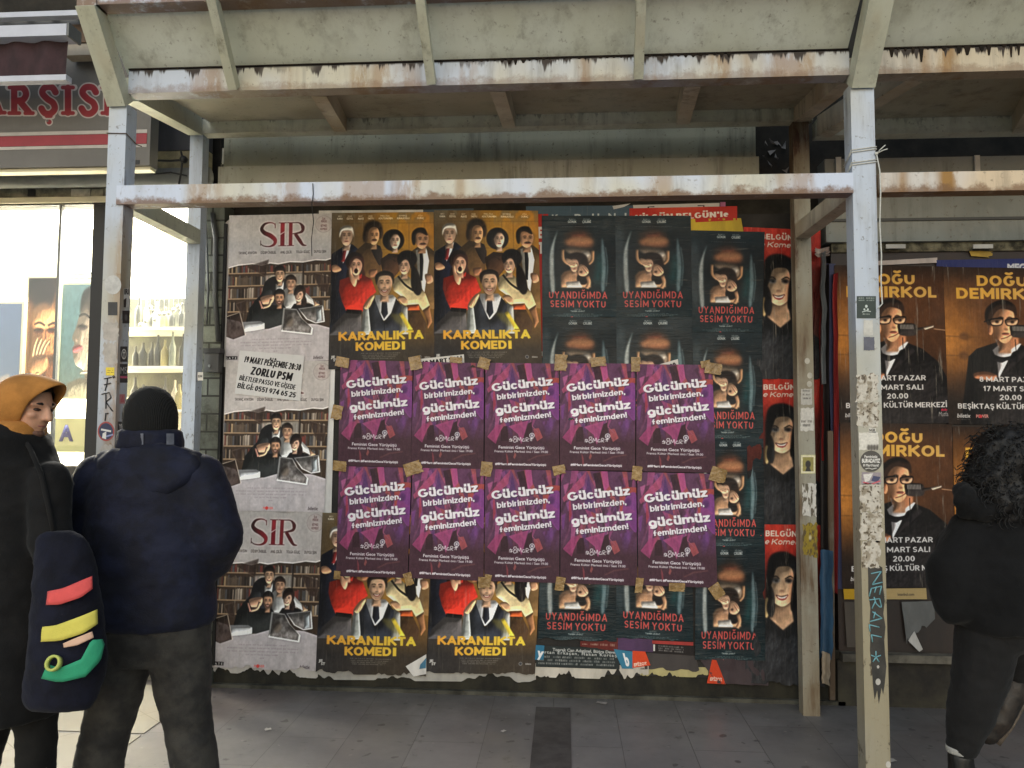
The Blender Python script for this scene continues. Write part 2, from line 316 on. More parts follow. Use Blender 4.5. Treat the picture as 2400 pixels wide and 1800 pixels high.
        for P in G_:
            P=np.array(P,float); Q=np.stack([P[:,0]*sx,-P[:,1]*cap*asp],1); closed=np.hypot(*(Q[0]-Q[-1]))<1e-3*cap
            for k_ in range(len(Q)-1):
                v=Q[k_+1]-Q[k_]; d=v/max(1e-6,np.hypot(*v)); n=np.array([-d[1],d[0]])*w/2; e=d*(w/2 if len(Q)==2 else 0)
                add(np.array([Q[k_]-e+n,Q[k_+1]+e+n,Q[k_+1]+e-n,Q[k_]-e-n]))
                if k_>0 or closed: add(disc+Q[k_])
        s.put(M_,col,al)
    def soft(s,r=1.,var=.22,seed=3):
        """photographic finish: soften the drawn picture and break up flat areas"""
        for i in range(3): s.a[...,i]=s.a[...,i]*.4+blur(s.a[...,i],r)*.6
        s.vol=0; f=fbm(s.h,s.w,seed,24,18,4); g=fbm(s.h,s.w,seed+9,70,60,2); s.a*=(1-var/2+var*f)[...,None]; s.a+=(g-.5)[...,None]*8
        l=blur(s.a.mean(2),3); s.a*=(1+np.clip((s.a.mean(2)-l)/160,-.2,.2))[...,None]
    def tiny(s,x0,x1,y,h,col,al=.7,seed=1):
        """credit lines too small to read: words as broken strokes"""
        r=random.Random(seed*97+int(y)); x=x0
        while x<x1:
            w=r.uniform(.9,5)*h; e=min(x+w,x1); t=x
            while t<e:
                d=r.uniform(.25,.5)*h; s.poly([(t,y-h*r.uniform(.6,1)),(t+d,y-h*r.uniform(.7,1)),(t+d,y),(t,y)],col,al=al*r.uniform(.5,1)); t+=d*1.5
            x=e+h*r.uniform(.4,1.6)
    def grad(s,stops,axis=1):
        t=np.linspace(0,1,s.h if axis else s.w); c=np.stack([np.interp(t,[q[0] for q in stops],[q[1][i] for q in stops]) for i in range(3)],1)
        s.a[:]=c[:,None] if axis else c[None]
    def mul(s,f): s.a*=f[...,None]
    def image(s,name):
        px=np.ones((s.h,s.w,4),np.float32); px[...,:3]=np.clip(s.a/255,0,1)[::-1]
        im=bpy.data.images.new(name,s.w,s.h); im.pixels.foreach_set(px.ravel()); im.update(); im.pack(); return im
def vgrad(c0,c1,y0,y1):
    def f(s):
        y=(np.arange(s.h)/s.h*(s.m[3]-s.m[1])+s.m[1]-y0)/(y1-y0); y=np.clip(y,0,1)[:,None,None]
        return np.broadcast_to(np.array(c0,float)*(1-y)+np.array(c1,float)*y,(s.h,s.w,3))
    return f
def hgrad(c0,c1,x0,x1):
    def f(s):
        x=(np.arange(s.w)/s.w*(s.m[2]-s.m[0])+s.m[0]-x0)/(x1-x0); x=np.clip(x,0,1)[None,:,None]
        return np.broadcast_to(np.array(c0,float)*(1-x)+np.array(c1,float)*x,(s.h,s.w,3))
    return f
def face(c,x,y,rx,ry,skin,hair=None,turn=0.,mou=(130,60,55),stache=0,beard=0,brow=(40,30,25),smile=0,side=1,eyes=True):
    sk=np.array(skin,float); sh=sk*.55
    c.poly([(x-rx*.45,y+ry*.5),(x+rx*.45,y+ry*.5),(x+rx*.55,y+ry*1.5),(x-rx*.55,y+ry*1.5)],sk*.72,bl=rx*.06)
    c.poly([(x-rx*.92,y-ry*.35),(x-rx*.6,y-ry*.85),(x,y-ry),(x+rx*.6,y-ry*.85),(x+rx*.92,y-ry*.35),(x+rx*.86,y+ry*.3),(x+rx*.5,y+ry*.82),(x,y+ry),(x-rx*.5,y+ry*.82),(x-rx*.86,y+ry*.3)],sk,sm=True)
    c.ell(x+side*rx*.72,y+ry*.1,rx*.38,ry*.85,sh,bl=rx*.22,al=.55)
    c.ell(x-side*rx*.3,y-ry*.45,rx*.4,ry*.25,np.minimum(sk*1.18,250),bl=rx*.2,al=.6)
    t=turn*rx*.35
    if eyes:
        for q in (-1,1):
            ex=x+t+q*rx*.38
            c.ell(ex,y-ry*.12,rx*.27,ry*.13,sh*.8,bl=rx*.1,al=.6)
            c.ell(ex,y-ry*.09,rx*.15,ry*.04,(40,28,24),bl=rx*.05,al=.8)
            c.line([(ex-rx*.24,y-ry*.24),(ex,y-ry*.31),(ex+rx*.24,y-ry*.25)],ry*.06,brow,bl=rx*.03,sm=True)
    c.line([(x+t*1.2,y-ry*.1),(x+t*1.5+side*rx*.08,y+ry*.26)],rx*.16,sh,bl=rx*.07,al=.55)
    c.ell(x+t*1.4,y+ry*.3,rx*.2,ry*.05,sh*.8,bl=rx*.05,al=.7)
    if beard: c.poly([(x-rx*.8,y+ry*.2),(x-rx*.5,y+ry*.38),(x,y+ry*.34),(x+rx*.5,y+ry*.38),(x+rx*.8,y+ry*.2),(x+rx*.6,y+ry*.8),(x,y+ry*1.03),(x-rx*.6,y+ry*.8)],(48,36,30),sm=True,bl=rx*.08,al=beard)
    if smile:
        c.poly([(x+t-rx*.42,y+ry*.48),(x+t,y+ry*.55),(x+t+rx*.42,y+ry*.48),(x+t+rx*.2,y+ry*.68),(x+t-rx*.2,y+ry*.68)],mou,sm=True)
        c.poly([(x+t-rx*.3,y+ry*.52),(x+t,y+ry*.57),(x+t+rx*.3,y+ry*.52),(x+t+rx*.14,y+ry*.62),(x+t-rx*.14,y+ry*.62)],(228,218,205),sm=True)
    else: c.ell(x+t,y+ry*.53,rx*.33,ry*.065,mou,bl=rx*.04)
    if stache: c.poly([(x+t-rx*.5,y+ry*.5),(x+t-rx*.2,y+ry*.34),(x+t,y+ry*.38),(x+t+rx*.2,y+ry*.34),(x+t+rx*.5,y+ry*.5),(x+t,y+ry*.48)],(26,18,14),sm=True,bl=rx*.03)
    if hair: c.poly(hair[1],hair[0],sm=True,bl=rx*.04)
def paper_noise(c,seed,amt=.08,streak=.06):
    c.mul(1-amt/2+amt*fbm(c.h,c.w,seed,14,10)); c.mul(1-streak/2+streak*fbm(c.h,c.w,seed+1,3,110,3))
# ------------------------------------------------------------------ design 1: comedy poster, a crowd of eight
def d_comedy():
    c=Cv(330,482,(1075,60,2160,1640)); c.grad([(0,(84,70,50)),(.35,(120,88,44)),(.6,(176,126,44)),(1,(190,128,48))],0)
    dk=np.linspace(0,1,c.h)[:,None]; c.a=c.a*(1-np.clip((dk-.5)*2.2,0,.85))[...,None]+np.array((44,44,48))*np.clip((dk-.5)*2.2,0,.85)[...,None]
    for x in (1160,1290,1420,1600,1780,1900,2060): c.line([(x,170),(x,700)],5,(60,48,30),al=.5,bl=3)
    for y in (170,440): c.line([(1075,y),(2160,y)],5,(60,48,30),al=.4,bl=3)
    c.put(np.clip(blur((fbm(c.h,c.w,5,10,12)>.5)*1.,2)*np.clip(1-np.arange(c.h)/55,0,1)[:,None],0,1),(112,102,82),.7)
    for i,(n1,n2,x,w) in enumerate((('BURCU','KARA',1135,58),('ÖZGÜR','ÖZYOL',1235,70),('BÜLENT','ALKIŞ',1355,62),('BORA','YAĞTU',1460,66),('MELİSA','ADILTÜRKMEN',1575,150),('EMRE','KIRALIOĞLU',1775,130),('ATİLA','DURAÇ',1985,72))):
        c.text(n1,x+w*.15,104,x+w*.8,104,15,(205,196,180),.01); c.text(n2,x,130,x+w,130,18,(226,220,205),.02)
    c.volume(.5,3)
    # older man in navy suit
    c.poly([(1085,480),(1190,415),(1300,380),(1360,430),(1350,600),(1300,740),(1300,1250),(1078,1270),(1078,520)],vgrad((26,30,48),(30,32,40),500,1100))
    c.poly([(1195,420),(1285,378),(1262,470),(1205,580)],(208,202,196)); c.poly([(1205,432),(1242,430),(1222,560),(1185,560)],(120,34,34))
    face(c,1238,300,70,98,(186,150,124),((168,164,156),[(1162,315),(1166,225),(1230,188),(1298,208),(1316,310),(1300,270),(1285,246),(1235,240),(1190,250),(1176,275)]),side=1)
    c.poly([(1085,600),(1140,590),(1190,640),(1140,665),(1095,655)],(186,138,104),sm=True)
    # man in brown coat with wild hair
    c.poly([(1338,450),(1440,365),(1570,390),(1625,470),(1600,700),(1560,740),(1390,740),(1350,560)],hgrad((112,82,46),(82,60,38),1340,1620))
    c.poly([(1500,420),(1590,400),(1620,500),(1600,600),(1560,560)],(42,34,30),sm=True); c.ell(1520,225,98,85,(40,30,22),bl=9); c.ell(1440,300,30,70,(44,32,24),bl=8); c.ell(1598,270,28,60,(44,32,24),bl=8)
    face(c,1528,300,62,92,(190,142,102),turn=.3,stache=1,side=-1)
    c.poly([(1480,650),(1560,640),(1560,700),(1500,720)],(150,104,76),sm=True,bl=3)
    # woman with dark bob
    c.poly([(1600,540),(1690,480),(1800,490),(1840,560),(1800,660),(1740,730),(1620,660)],(74,50,34)); c.line([(1690,520),(1760,560)],8,(40,28,20),bl=4)
    c.ell(1735,345,115,112,(20,16,16),bl=4); face(c,1752,352,58,82,(214,174,146),((20,16,16),[(1690,350),(1700,275),(1770,240),(1820,300),(1815,340),(1780,290),(1735,290)]),turn=.2,mou=(110,30,32),side=-1)
    # man in beige coat
    c.poly([(1900,480),(1980,420),(2100,410),(2160,460),(2160,1050),(2080,1040),(2000,900)],(126,96,60)); c.poly([(1970,450),(2080,420),(2110,560),(2060,880),(2000,780)],(214,208,192))
    c.poly([(2010,455),(2040,450),(2052,560),(2040,760),(2015,760)],(18,18,22))
    face(c,2035,345,76,92,(196,144,106),((22,18,16),[(1935,380),(1930,280),(1980,225),(2060,225),(2095,285),(2085,300),(2020,270),(1975,290),(1965,390)]),turn=.4,stache=1)
    c.poly([(2065,700),(2130,700),(2150,770),(2090,790)],(186,138,106),sm=True)
    # woman in cream jumper
    c.poly([(1720,760),(1800,695),(1900,720),(2000,830),(2070,890),(2115,1010),(2040,1065),(2000,1000),(1880,1010),(1840,930),(1740,860)],hgrad((222,204,158),(196,174,128),1720,2110),sm=False)
    c.line([(1785,712),(1860,800),(1945,860)],20,(24,22,22),sm=True)
    c.poly([(2040,1060),(2112,1015),(2140,1180),(2095,1250),(2080,1150)],(150,104,70)); c.poly([(1880,1005),(2000,998),(2012,1060),(1885,1060)],(184,82,42))
    c.poly([(1885,1060),(2012,1060),(2080,1200),(2060,1300),(1885,1300)],(70,50,38),tex=.5); c.ell(1880,540,105,92,(22,18,18),bl=4)
    c.poly([(1930,600),(2000,680),(2035,850),(1990,910),(1930,840),(1920,720)],(24,20,20),sm=True,bl=3)
    face(c,1852,608,64,88,(216,172,140),((22,18,18),[(1790,600),(1810,520),(1880,490),(1935,560),(1925,640),(1890,560),(1850,545)]),turn=-.35,smile=1,side=1)
    # woman in red jumper
    c.ell(1330,560,98,100,(50,28,22),bl=4); c.poly([(1400,560),(1440,680),(1450,790),(1410,825),(1390,740)],(54,30,24),sm=True,bl=4); c.poly([(1255,640),(1240,740),(1270,800),(1310,760),(1290,680)],(54,30,24),sm=True,bl=3)
    c.poly([(1175,745),(1300,705),(1400,690),(1505,735),(1560,870),(1470,940),(1420,1065),(1250,1060),(1200,960),(1168,850)],hgrad((196,52,36),(170,44,34),1170,1560)); c.poly([(1340,690),(1410,680),(1400,730),(1345,735)],(160,40,32))
    for q in range(6): c.line([(1200+q*50,800+q*8),(1230+q*45,900+q*20)],8,(140,32,28),bl=6,al=.5)
    face(c,1345,600,68,98,(222,170,138),((52,30,24),[(1265,620),(1270,520),(1340,480),(1410,520),(1425,620),(1390,550),(1330,530)]),mou=(50,16,16),side=1); c.ell(1345,655,20,26,(40,12,12))
    c.poly([(1268,620),(1290,610),(1310,690),(1355,745),(1335,815),(1295,770),(1272,690)],(212,160,126),sm=True)
    c.poly([(1250,1040),(1412,1052),(1405,1092),(1248,1080)],(22,20,20)); c.poly([(1230,1078),(1406,1092),(1415,1300),(1078,1300),(1110,1200)],vgrad((104,98,96),(70,68,70),1080,1290))
    # man in waistcoat
    c.poly([(1425,1010),(1490,985),(1530,1300),(1405,1300)],(164,168,164)); c.poly([(1820,990),(1885,1030),(1895,1300),(1790,1300)],(150,150,146))
    c.poly([(1550,900),(1735,900),(1790,960),(1680,1140),(1640,1160),(1600,1120),(1545,960)],(214,214,216)); c.poly([(1540,930),(1600,1085),(1642,1170),(1715,1085),(1765,935),(1825,1010),(1800,1300),(1510,1300),(1478,1010)],hgrad((54,58,66),(40,42,50),1500,1800))
    c.poly([(1620,940),(1668,940),(1684,1090),(1642,1145),(1612,1080)],(28,30,40)); c.line([(1642,1165),(1650,1290)],4,(20,20,24))
    face(c,1646,790,84,122,(228,182,146),((26,20,18),[(1560,800),(1550,700),(1640,655),(1735,690),(1742,790),(1722,740),(1690,705),(1600,710),(1575,750)]),smile=1,beard=.45,side=1)
    for h in ([(1430,1000),(1500,910),(1540,905),(1525,960),(1480,1035),(1445,1040)],[(1780,930),(1840,915),(1885,960),(1880,1005),(1840,1000)]): c.poly(h,(208,160,122),sm=True)
    for q in range(3): c.line([(1455+q*22,1030),(1480+q*20,960)],4,(150,104,78),al=.6)
    c.poly([(1795,1095),(1828,1075),(1942,1255),(1892,1255)],(236,206,70),bl=2); c.poly([(1700,1090),(1795,1095),(1892,1255),(1760,1170)],(150,136,60),bl=12,al=.5)
    c.soft(1.1,.2,2); g=hgrad((232,166,62),(246,216,74),1170,2050)
    c.btext("KARANLIK",1172,1356,1862,1350,88,g,.27,0,.07); c.btext("TA",1872,1350,2050,1348,88,g,.27,0,.07); c.btext("KOMED",1352,1460,1812,1454,86,g,.27,0,.07); c.btext("i",1824,1454,1866,1453,82,g,.34)
    for i,y in enumerate((1490,1510,1527,1544)): c.tiny(1410+i*8,1810-i*20,y,10,(196,190,180),.6,i)
    c.text('JE',1098,1530,1140,1530,24,(230,226,220),.04); c.text('ST',1124,1560,1166,1560,24,(230,226,220),.04); c.ell(2012,1532,18,18,(170,166,160)); c.ell(2012,1532,14,14,(60,60,66)); c.text('biletix',2060,1540,2120,1540,16,(210,206,200),.02,.2)
    paper_noise(c,11); return c
# ------------------------------------------------------------------ design 2: grey drama poster with torn photographs
def d_drama():
    c=Cv(320,454,(232,130,1232,1550)); c.grad([(0,(178,172,168)),(.3,(188,181,178)),(.75,(192,185,188)),(1,(184,177,178))])
    R=hgrad((60,26,26),(150,34,44),560,990)
    # letters S I R
    c.line([(686,262),(676,222),(632,208),(578,222),(552,268),(580,306),(640,336),(684,378),(676,420),(628,440),(570,432),(542,408)],[4,6,10,22,32,40,44,38,26,12,8,5],hgrad((46,26,24),(150,34,44),540,690),sm=True)
    c.line([(545,380),(545,430)],5,(60,28,26)); c.line([(683,215),(684,262)],5,(90,30,30))
    c.poly([(736,212),(776,212),(776,296),(736,318)],(150,36,46)); c.poly([(736,330),(776,304),(776,434),(736,434)],(128,26,38))
    for x0,x1,y in ((718,794,212),(718,794,436),(800,868,212),(800,868,436)): c.line([(x0,y),(x1,y)],6,(110,30,38))
    c.poly([(818,212),(852,212),(852,436),(818,436)],(128,34,42)); c.line([(852,214),(916,216),(952,258),(938,304),(852,322)],[6,10,36,24,6],(84,34,36),sm=True)
    c.line([(880,322),(924,388),(956,430),(990,437)],[30,34,22,5],(92,30,34),sm=True)
    c.ell(1155,232,82,82,(150,138,136)); c.ell(1155,232,79,79,(178,168,164))
    for t,y,w in (('İLK',190,30),('PERDE',216,54),('BİTMEZ',258,58),('KOMEDİ',290,66)): c.text(t,1155-w/2,y,1155+w/2,y,20,(112,70,72),.01)
    for t,x0,x1 in (('TAYANÇ AYAYDIN',330,510),('DİDEM İNSELEL',548,698),('ANIL ÇELİK',738,850),('TOLGA GÜLEÇ',890,1022),('DUYGU ŞEN',1065,1180)): c.text(t,x0,510,x1,510,24,(84,76,74),.015)
    # bookcase photograph
    torn=[(236,640),(330,616),(470,604),(560,622),(640,600),(720,612),(830,592),(960,598),(1080,578),(1180,584),(1236,566)]
    c.poly(torn+[(1236,1240),(1100,1200),(960,1190),(740,1200),(640,1235),(420,1250),(360,1160),(232,1130)],(64,50,40)); r=random.Random(3)
    for y0,y1 in ((612,690),(712,812),(830,936),(960,1060)):
        x=236
        while x<1232:
            w=r.uniform(8,26); b=r.choice([(150,138,124),(92,80,68),(58,50,46),(176,164,150),(70,66,70),(130,60,54),(84,88,94),(40,36,34),(164,140,108)])
            if r.random()<.88: c.poly([(x,y0+r.uniform(0,26)),(x+w*.85,y0+r.uniform(0,26)),(x+w*.85,y1),(x,y1)],b,al=.85)
            x+=w
        c.line([(236,y1+6),(1232,y1+2)],12,(150,126,100))
    for x in (600,965): c.line([(x,600),(x-6,1060)],14,(40,32,28))
    c.poly([(330,740),(450,740),(450,812),(330,812)],(96,82,70),tex=.8); c.poly([(595,720),(955,700),(955,820),(600,820)],(178,172,162),al=.7,bl=6)
    c.line(torn,[9]*len(torn),(226,220,216))
    for P in ([(405,636),(628,566),(598,728)],[(1048,696),(1228,748),(1200,892),(1130,884)],[(316,990),(450,948),(420,1096),(360,1070)]): c.poly(P,(56,42,36),bl=3,tex=.5); c.line(P+[P[0]],4,(150,136,124),bl=2,al=.6)
    c.volume(.6,5)
    # five people
    c.poly([(560,900),(600,780),(690,730),(800,770),(840,900),(900,860),(960,900),(880,1100),(500,1060),(490,980)],(40,40,44),sm=True)
    c.poly([(700,800),(735,830),(778,776),(772,870),(702,870)],(206,206,204)); face(c,738,715,48,72,(196,158,128),((28,22,20),[(688,720),(690,650),(740,622),(785,655),(788,720),(770,680),(705,680)]),smile=1)
    c.poly([(770,870),(810,840),(900,836),(980,880),(1060,960),(1120,1010),(1080,1020),(960,960),(930,1060),(790,1060)],(186,186,184)); c.poly([(1060,960),(1130,1015),(1080,1030)],(196,154,124))
    face(c,846,800,50,68,(198,156,126),((40,30,26),[(795,800),(795,740),(850,715),(895,750),(897,800),(880,770),(815,770)]),beard=.3)
    c.poly([(840,1060),(880,1000),(980,990),(1060,1010),(1080,1080),(850,1090)],(34,32,36)); c.ell(935,890,56,72,(36,26,24)); c.poly([(960,900),(1000,960),(990,1020),(950,1000)],(36,26,24),sm=True); face(c,925,918,44,62,(212,172,146),((36,26,24),[(880,920),(885,860),(930,835),(975,870),(978,930),(950,880)]),smile=1,turn=-.2)
    c.poly([(420,1160),(450,1030),(520,965),(600,1000),(700,1010),(780,1010),(820,1060),(760,1200),(640,1235),(430,1190)],(38,40,40)); c.ell(618,900,52,60,(44,46,48)); c.poly([(560,930),(680,910),(672,985),(600,1000),(575,990)],(196,150,122),sm=True); c.line([(580,1030),(640,1010),(660,950)],26,(200,156,128),sm=True); c.line([(545,960),(575,1040)],16,(176,128,112))
    c.ell(738,910,52,62,(26,22,22)); face(c,738,945,46,66,(196,150,118),((26,22,22),[(690,940),(692,880),(740,860),(785,885),(788,945),(770,905),(705,905)]),smile=1,beard=.75)
    c.poly([(380,1165),(560,1160),(600,1180),(602,1235),(500,1250),(395,1262)],(206,208,212),sm=False); c.poly([(220,1115),(355,1075),(415,1290),(300,1330),(222,1300)],(46,34,30),tex=.45); c.line([(222,1112),(356,1072),(416,1292)],7,(190,178,164))
    for P in ([(778,1036),(905,1050),(960,1140),(1066,1240),(1058,1300),(760,1262)],[(920,1046),(1158,1018),(1178,1178),(1092,1192),(1000,1150)]):
        c.poly(P,(232,230,228)); q=np.array(P,float); m=q.mean(0); c.poly(m+(q-m)*.9,(58,52,50),tex=.6)
    c.ell(840,1170,40,50,(96,86,78),bl=10); c.poly([(1090,1060),(1140,1050),(1150,1170),(1100,1180)],(150,156,160),bl=3)
    c.soft(.8,.16,4)
    for i,(a,b) in enumerate(((480,950),(370,1050),(375,1050),(550,870),(690,740))): c.tiny(a,b,1340+i*29,13,(128,112,120),.6,i)
    c.poly([(210,1490),(346,1492),(346,1524),(210,1522)],(24,20,22)); c.text('GATE',228,1519,336,1519,20,(232,230,228),.03,0,1.7); c.text('biletix',1072,1532,1172,1532,30,(70,60,62),.01,.25)
    c.text('POWER',640,1530,740,1530,20,(222,110,104),.03); c.ell(676,1520,14,16,(206,60,56)); paper_noise(c,21,.08,.05); return c
# ------------------------------------------------------------------ design 3: dark teal thriller poster
def d_thriller():
    c=Cv(240,330,(120,150,815,1108)); c.grad([(0,(13,33,40)),(.35,(8,20,25)),(.75,(10,29,35)),(1,(12,35,41))])
    c.ell(160,560,50,330,(62,72,76),bl=25,al=.7); c.ell(640,650,70,160,(30,84,84),bl=30,al=.6); c.ell(470,560,150,330,(12,12,14),bl=30,al=.85)
    c.poly([(270,290),(240,420),(232,600),(240,860),(205,860),(192,640),(205,460)],(176,180,176),sm=True,bl=5,al=.9)
    c.poly([(690,360),(712,480),(722,640),(705,850),(675,850),(684,640),(680,480)],(120,138,142),sm=True,bl=7,al=.8); c.line([(720,450),(738,620),(722,820)],7,(160,170,170),bl=3,al=.7,sm=True)
    c.volume(.3,7)
    c.poly([(330,400),(380,320),(500,300),(590,360),(600,440),(480,450),(360,430)],(128,80,54),sm=True,bl=22); c.poly([(350,390),(470,360),(590,375),(590,410),(470,415),(360,415)],(186,130,90),sm=True,bl=14,al=.8); c.line([(330,330),(480,300),(590,330)],16,(70,44,34),bl=10,al=.7); c.ell(470,330,70,14,(96,52,38),bl=10)
    c.poly([(330,470),(420,450),(560,480),(590,560),(540,600),(400,520)],(126,108,90),sm=True,bl=8); c.ell(530,520,40,34,(176,166,154),bl=8)
    c.line([(318,470),(322,560),(370,610)],[26,28,26],(180,136,98),sm=True,bl=3); c.line([(600,480),(596,570),(560,610)],[30,30,24],(172,128,92),sm=True,bl=4)
    c.poly([(300,830),(296,720),(330,680),(400,660),(470,690),(560,720),(580,830)],(196,148,112),sm=False,bl=5); c.ell(505,745,58,60,(14,12,14),bl=4)
    c.poly([(345,778),(470,768),(498,830),(350,830)],(206,200,192),bl=2); c.line([(545,720),(562,780),(540,840)],34,(190,142,106),bl=3,sm=True)
    c.ell(450,560,100,62,(34,22,18),bl=5); c.ell(520,600,40,50,(34,22,18),bl=6); face(c,424,622,44,62,(208,164,134),None,turn=.2,mou=(110,50,46),eyes=True)
    c.poly([(345,560),(380,560),(440,600),(446,632),(400,640),(360,610)],(214,172,138),sm=True); c.line([(375,590),(440,612)],4,(150,104,80)); c.line([(368,602),(436,628)],4,(150,104,80))
    c.poly([(455,640),(490,610),(540,640),(560,690),(520,725),(465,710)],(212,166,132),sm=True); c.line([(500,640),(545,700)],5,(140,94,74)); c.line([(520,632),(556,680)],5,(140,94,74)); c.ell(488,684,14,10,(60,36,30),bl=3)
    c.soft(1.6,.3,5); red=(214,86,80)
    c.btext('UYANDIĞIMDA',184,932,730,936,66,red,.18,0,.3); c.btext('SESİM YOKTU',196,1014,714,1020,64,red,.18,0,.3)
    c.text('BURCU',380,192,440,192,13,(190,190,186),.01); c.text('GÖREK',368,218,452,218,20,(226,226,222),.03); c.text('DİLŞAD',514,192,578,192,13,(190,190,186),.01); c.text('ÇELEBİ',504,218,588,218,20,(226,226,222),.03)
    c.tiny(312,640,258,8,(150,130,130),.6); c.text('YÖNETMEN',418,1040,486,1040,9,(180,180,176),.01); c.text('TAMER LEVENT',386,1060,520,1060,13,(210,210,206),.02)
    for i,(a,b) in enumerate(((320,600),(220,684),(270,650))): c.tiny(a,b,1082+i*10,7,(180,180,176),.75,i)
    c.ell(398,1112,14,10,(206,80,76)); paper_noise(c,31,.2,.06); return c
# ------------------------------------------------------------------ design 4: purple march poster
def d_march():
    c=Cv(264,384,(100,80,1035,1455)); c.a[:]=(96,62,92); r=random.Random(12)
    cols=[(186,80,136),(122,66,146),(200,98,154),(100,64,126),(200,92,80),(84,52,74),(158,84,156),(60,44,52),(146,82,118),(176,84,110)]
    for i in range(70):
        x=r.uniform(60,1060); y=r.uniform(60,900); L=r.uniform(160,460); w=r.uniform(30,110); a=r.choice([-.5,-.3,-.15,.1,.3,.5])+r.uniform(-.1,.1)
        dx,dy=math.sin(a)*L,math.cos(a)*L
        c.poly([(x-w*.5,y),(x+w*.4,y-30),(x+w*.35+dx,y+dy),(x+dx,y+dy+r.uniform(-40,60)),(x-w*.3+dx*.6,y+dy*.6)],r.choice(cols),al=r.uniform(.5,.95),tex=.35,bl=r.choice([0,0,3]))
    c.poly([(120,420),(420,80),(390,260),(140,470)],(196,80,116),al=.9,tex=.3); c.poly([(200,480),(215,80+330),(240,620),(205,720)],(190,64,80),al=.8)
    c.poly([(390,470),(440,110),(480,300),(540,600),(430,560)],(84,58,116),al=.9,tex=.3); c.poly([(500,110),(590,90),(640,330),(600,420),(540,280)],(52,40,44),al=.9)
    c.poly([(600,80),(680,80),(700,260),(640,330)],(192,82,142),al=.9); c.poly([(850,290),(1040,270),(1035,330),(900,360),(960,520),(1020,560),(860,600),(830,470)],(190,78,62),sm=True,al=.9)
    c.poly([(900,400),(1030,350),(1035,800),(920,700),(860,600)],(136,64,150),sm=True,al=.85); c.ell(935,450,40,50,(92,50,112),bl=8)
    dk=np.clip((np.arange(c.h)/c.h-.58)/.16,0,1)[:,None]*np.clip(.4+1.6*fbm(c.h,c.w,8,8,8),0,1); c.put(np.clip(dk,0,1),(66,46,52))
    for P,q in (([(130,1040),(250,880),(330,880),(260,1060),(240,1130)],(184,66,122)),([(400,900),(560,850),(650,820),(600,1000),(560,1130),(520,1000)],(190,76,136)),([(710,930),(780,920),(830,1040),(760,1090),(730,1020)],(204,92,88)),([(370,1230),(395,1300),(405,1400),(380,1380)],(150,64,66)),([(480,1230),(500,1270),(480,1320),(462,1300)],(170,88,76))): c.poly(P,q,al=.9,tex=.35)
    c.line([(560,430),(700,900),(780,980)],10,(176,96,120),al=.8); c.line([(640,1340),(760,1280),(930,1255)],16,(110,72,66),bl=5,al=.7)
    for P in ([(300,960),(340,900),(385,900),(400,1090),(300,1090)],[(600,1020),(650,860),(690,840),(700,960),(640,1100)]): c.poly(P,(52,38,40),al=.95)
    mn=c.a.mean((0,1)); c.a=c.a*.74+mn*.2+c.a.mean(2,keepdims=True)*.08; c.soft(.8,.2,6); W=(240,236,242); sh=(30,20,36)
    for dx,col,al in ((7,sh,.7),(0,W,1)):
        c.btext('Gücümüz',186+dx,455+dx,960+dx,362+dx,106,col,.26,0,.04,al=al,asp=1.45); c.btext('birbirimizden,',254+dx,562+dx,914+dx,480+dx,74,col,.23,0,.05,al=al,asp=1.45); c.btext('gücümüz',236+dx,752+dx,982+dx,662+dx,106,col,.26,0,.04,al=al,asp=1.45); c.btext('feminizmden!',292+dx,862+dx,938+dx,776+dx,74,col,.23,0,.05,al=al,asp=1.45)
    # hand-lettered tag with raised-fist sign
    for P in ([(416,1078),(428,1052)],[(432,1100),(444,1062)],[(408,1070),(450,1064)],[(408,1092),(452,1086)],[(500,1030),(470,1032),(468,1056),(495,1066),(500,1096),(470,1104),(462,1080),(492,1060),(500,1030)],[(512,1100),(516,1046),(536,1080),(552,1040),(562,1094)],[(600,1062),(580,1062),(576,1090),(600,1088),(602,1058),(606,1094)],[(622,1096),(620,1048),(644,1048),(646,1068),(624,1074),(650,1096)],[(672,1088),(690,1040)],[(660,1060),(712,1054)]): c.line(P,7,W,sm=len(P)>3)
    c.ell(694,1016,33,33,W); c.ell(694,1016,25,25,(86,70,92)); c.ell(694,1016,14,16,(200,196,204)); c.line([(694,1048),(690,1090)],7,W)
    c.text('Feminist Gece Yürüyüşü',276,1188,848,1192,36,W,.02); c.text('Fransız Kültür Merkezi önü / Saat 19.00',226,1236,893,1240,27,W,.015); c.text('#8Mart #FeministGeceYürüyüşü',234,1398,870,1406,27,W,.04)
    paper_noise(c,41,.06,.03); return c
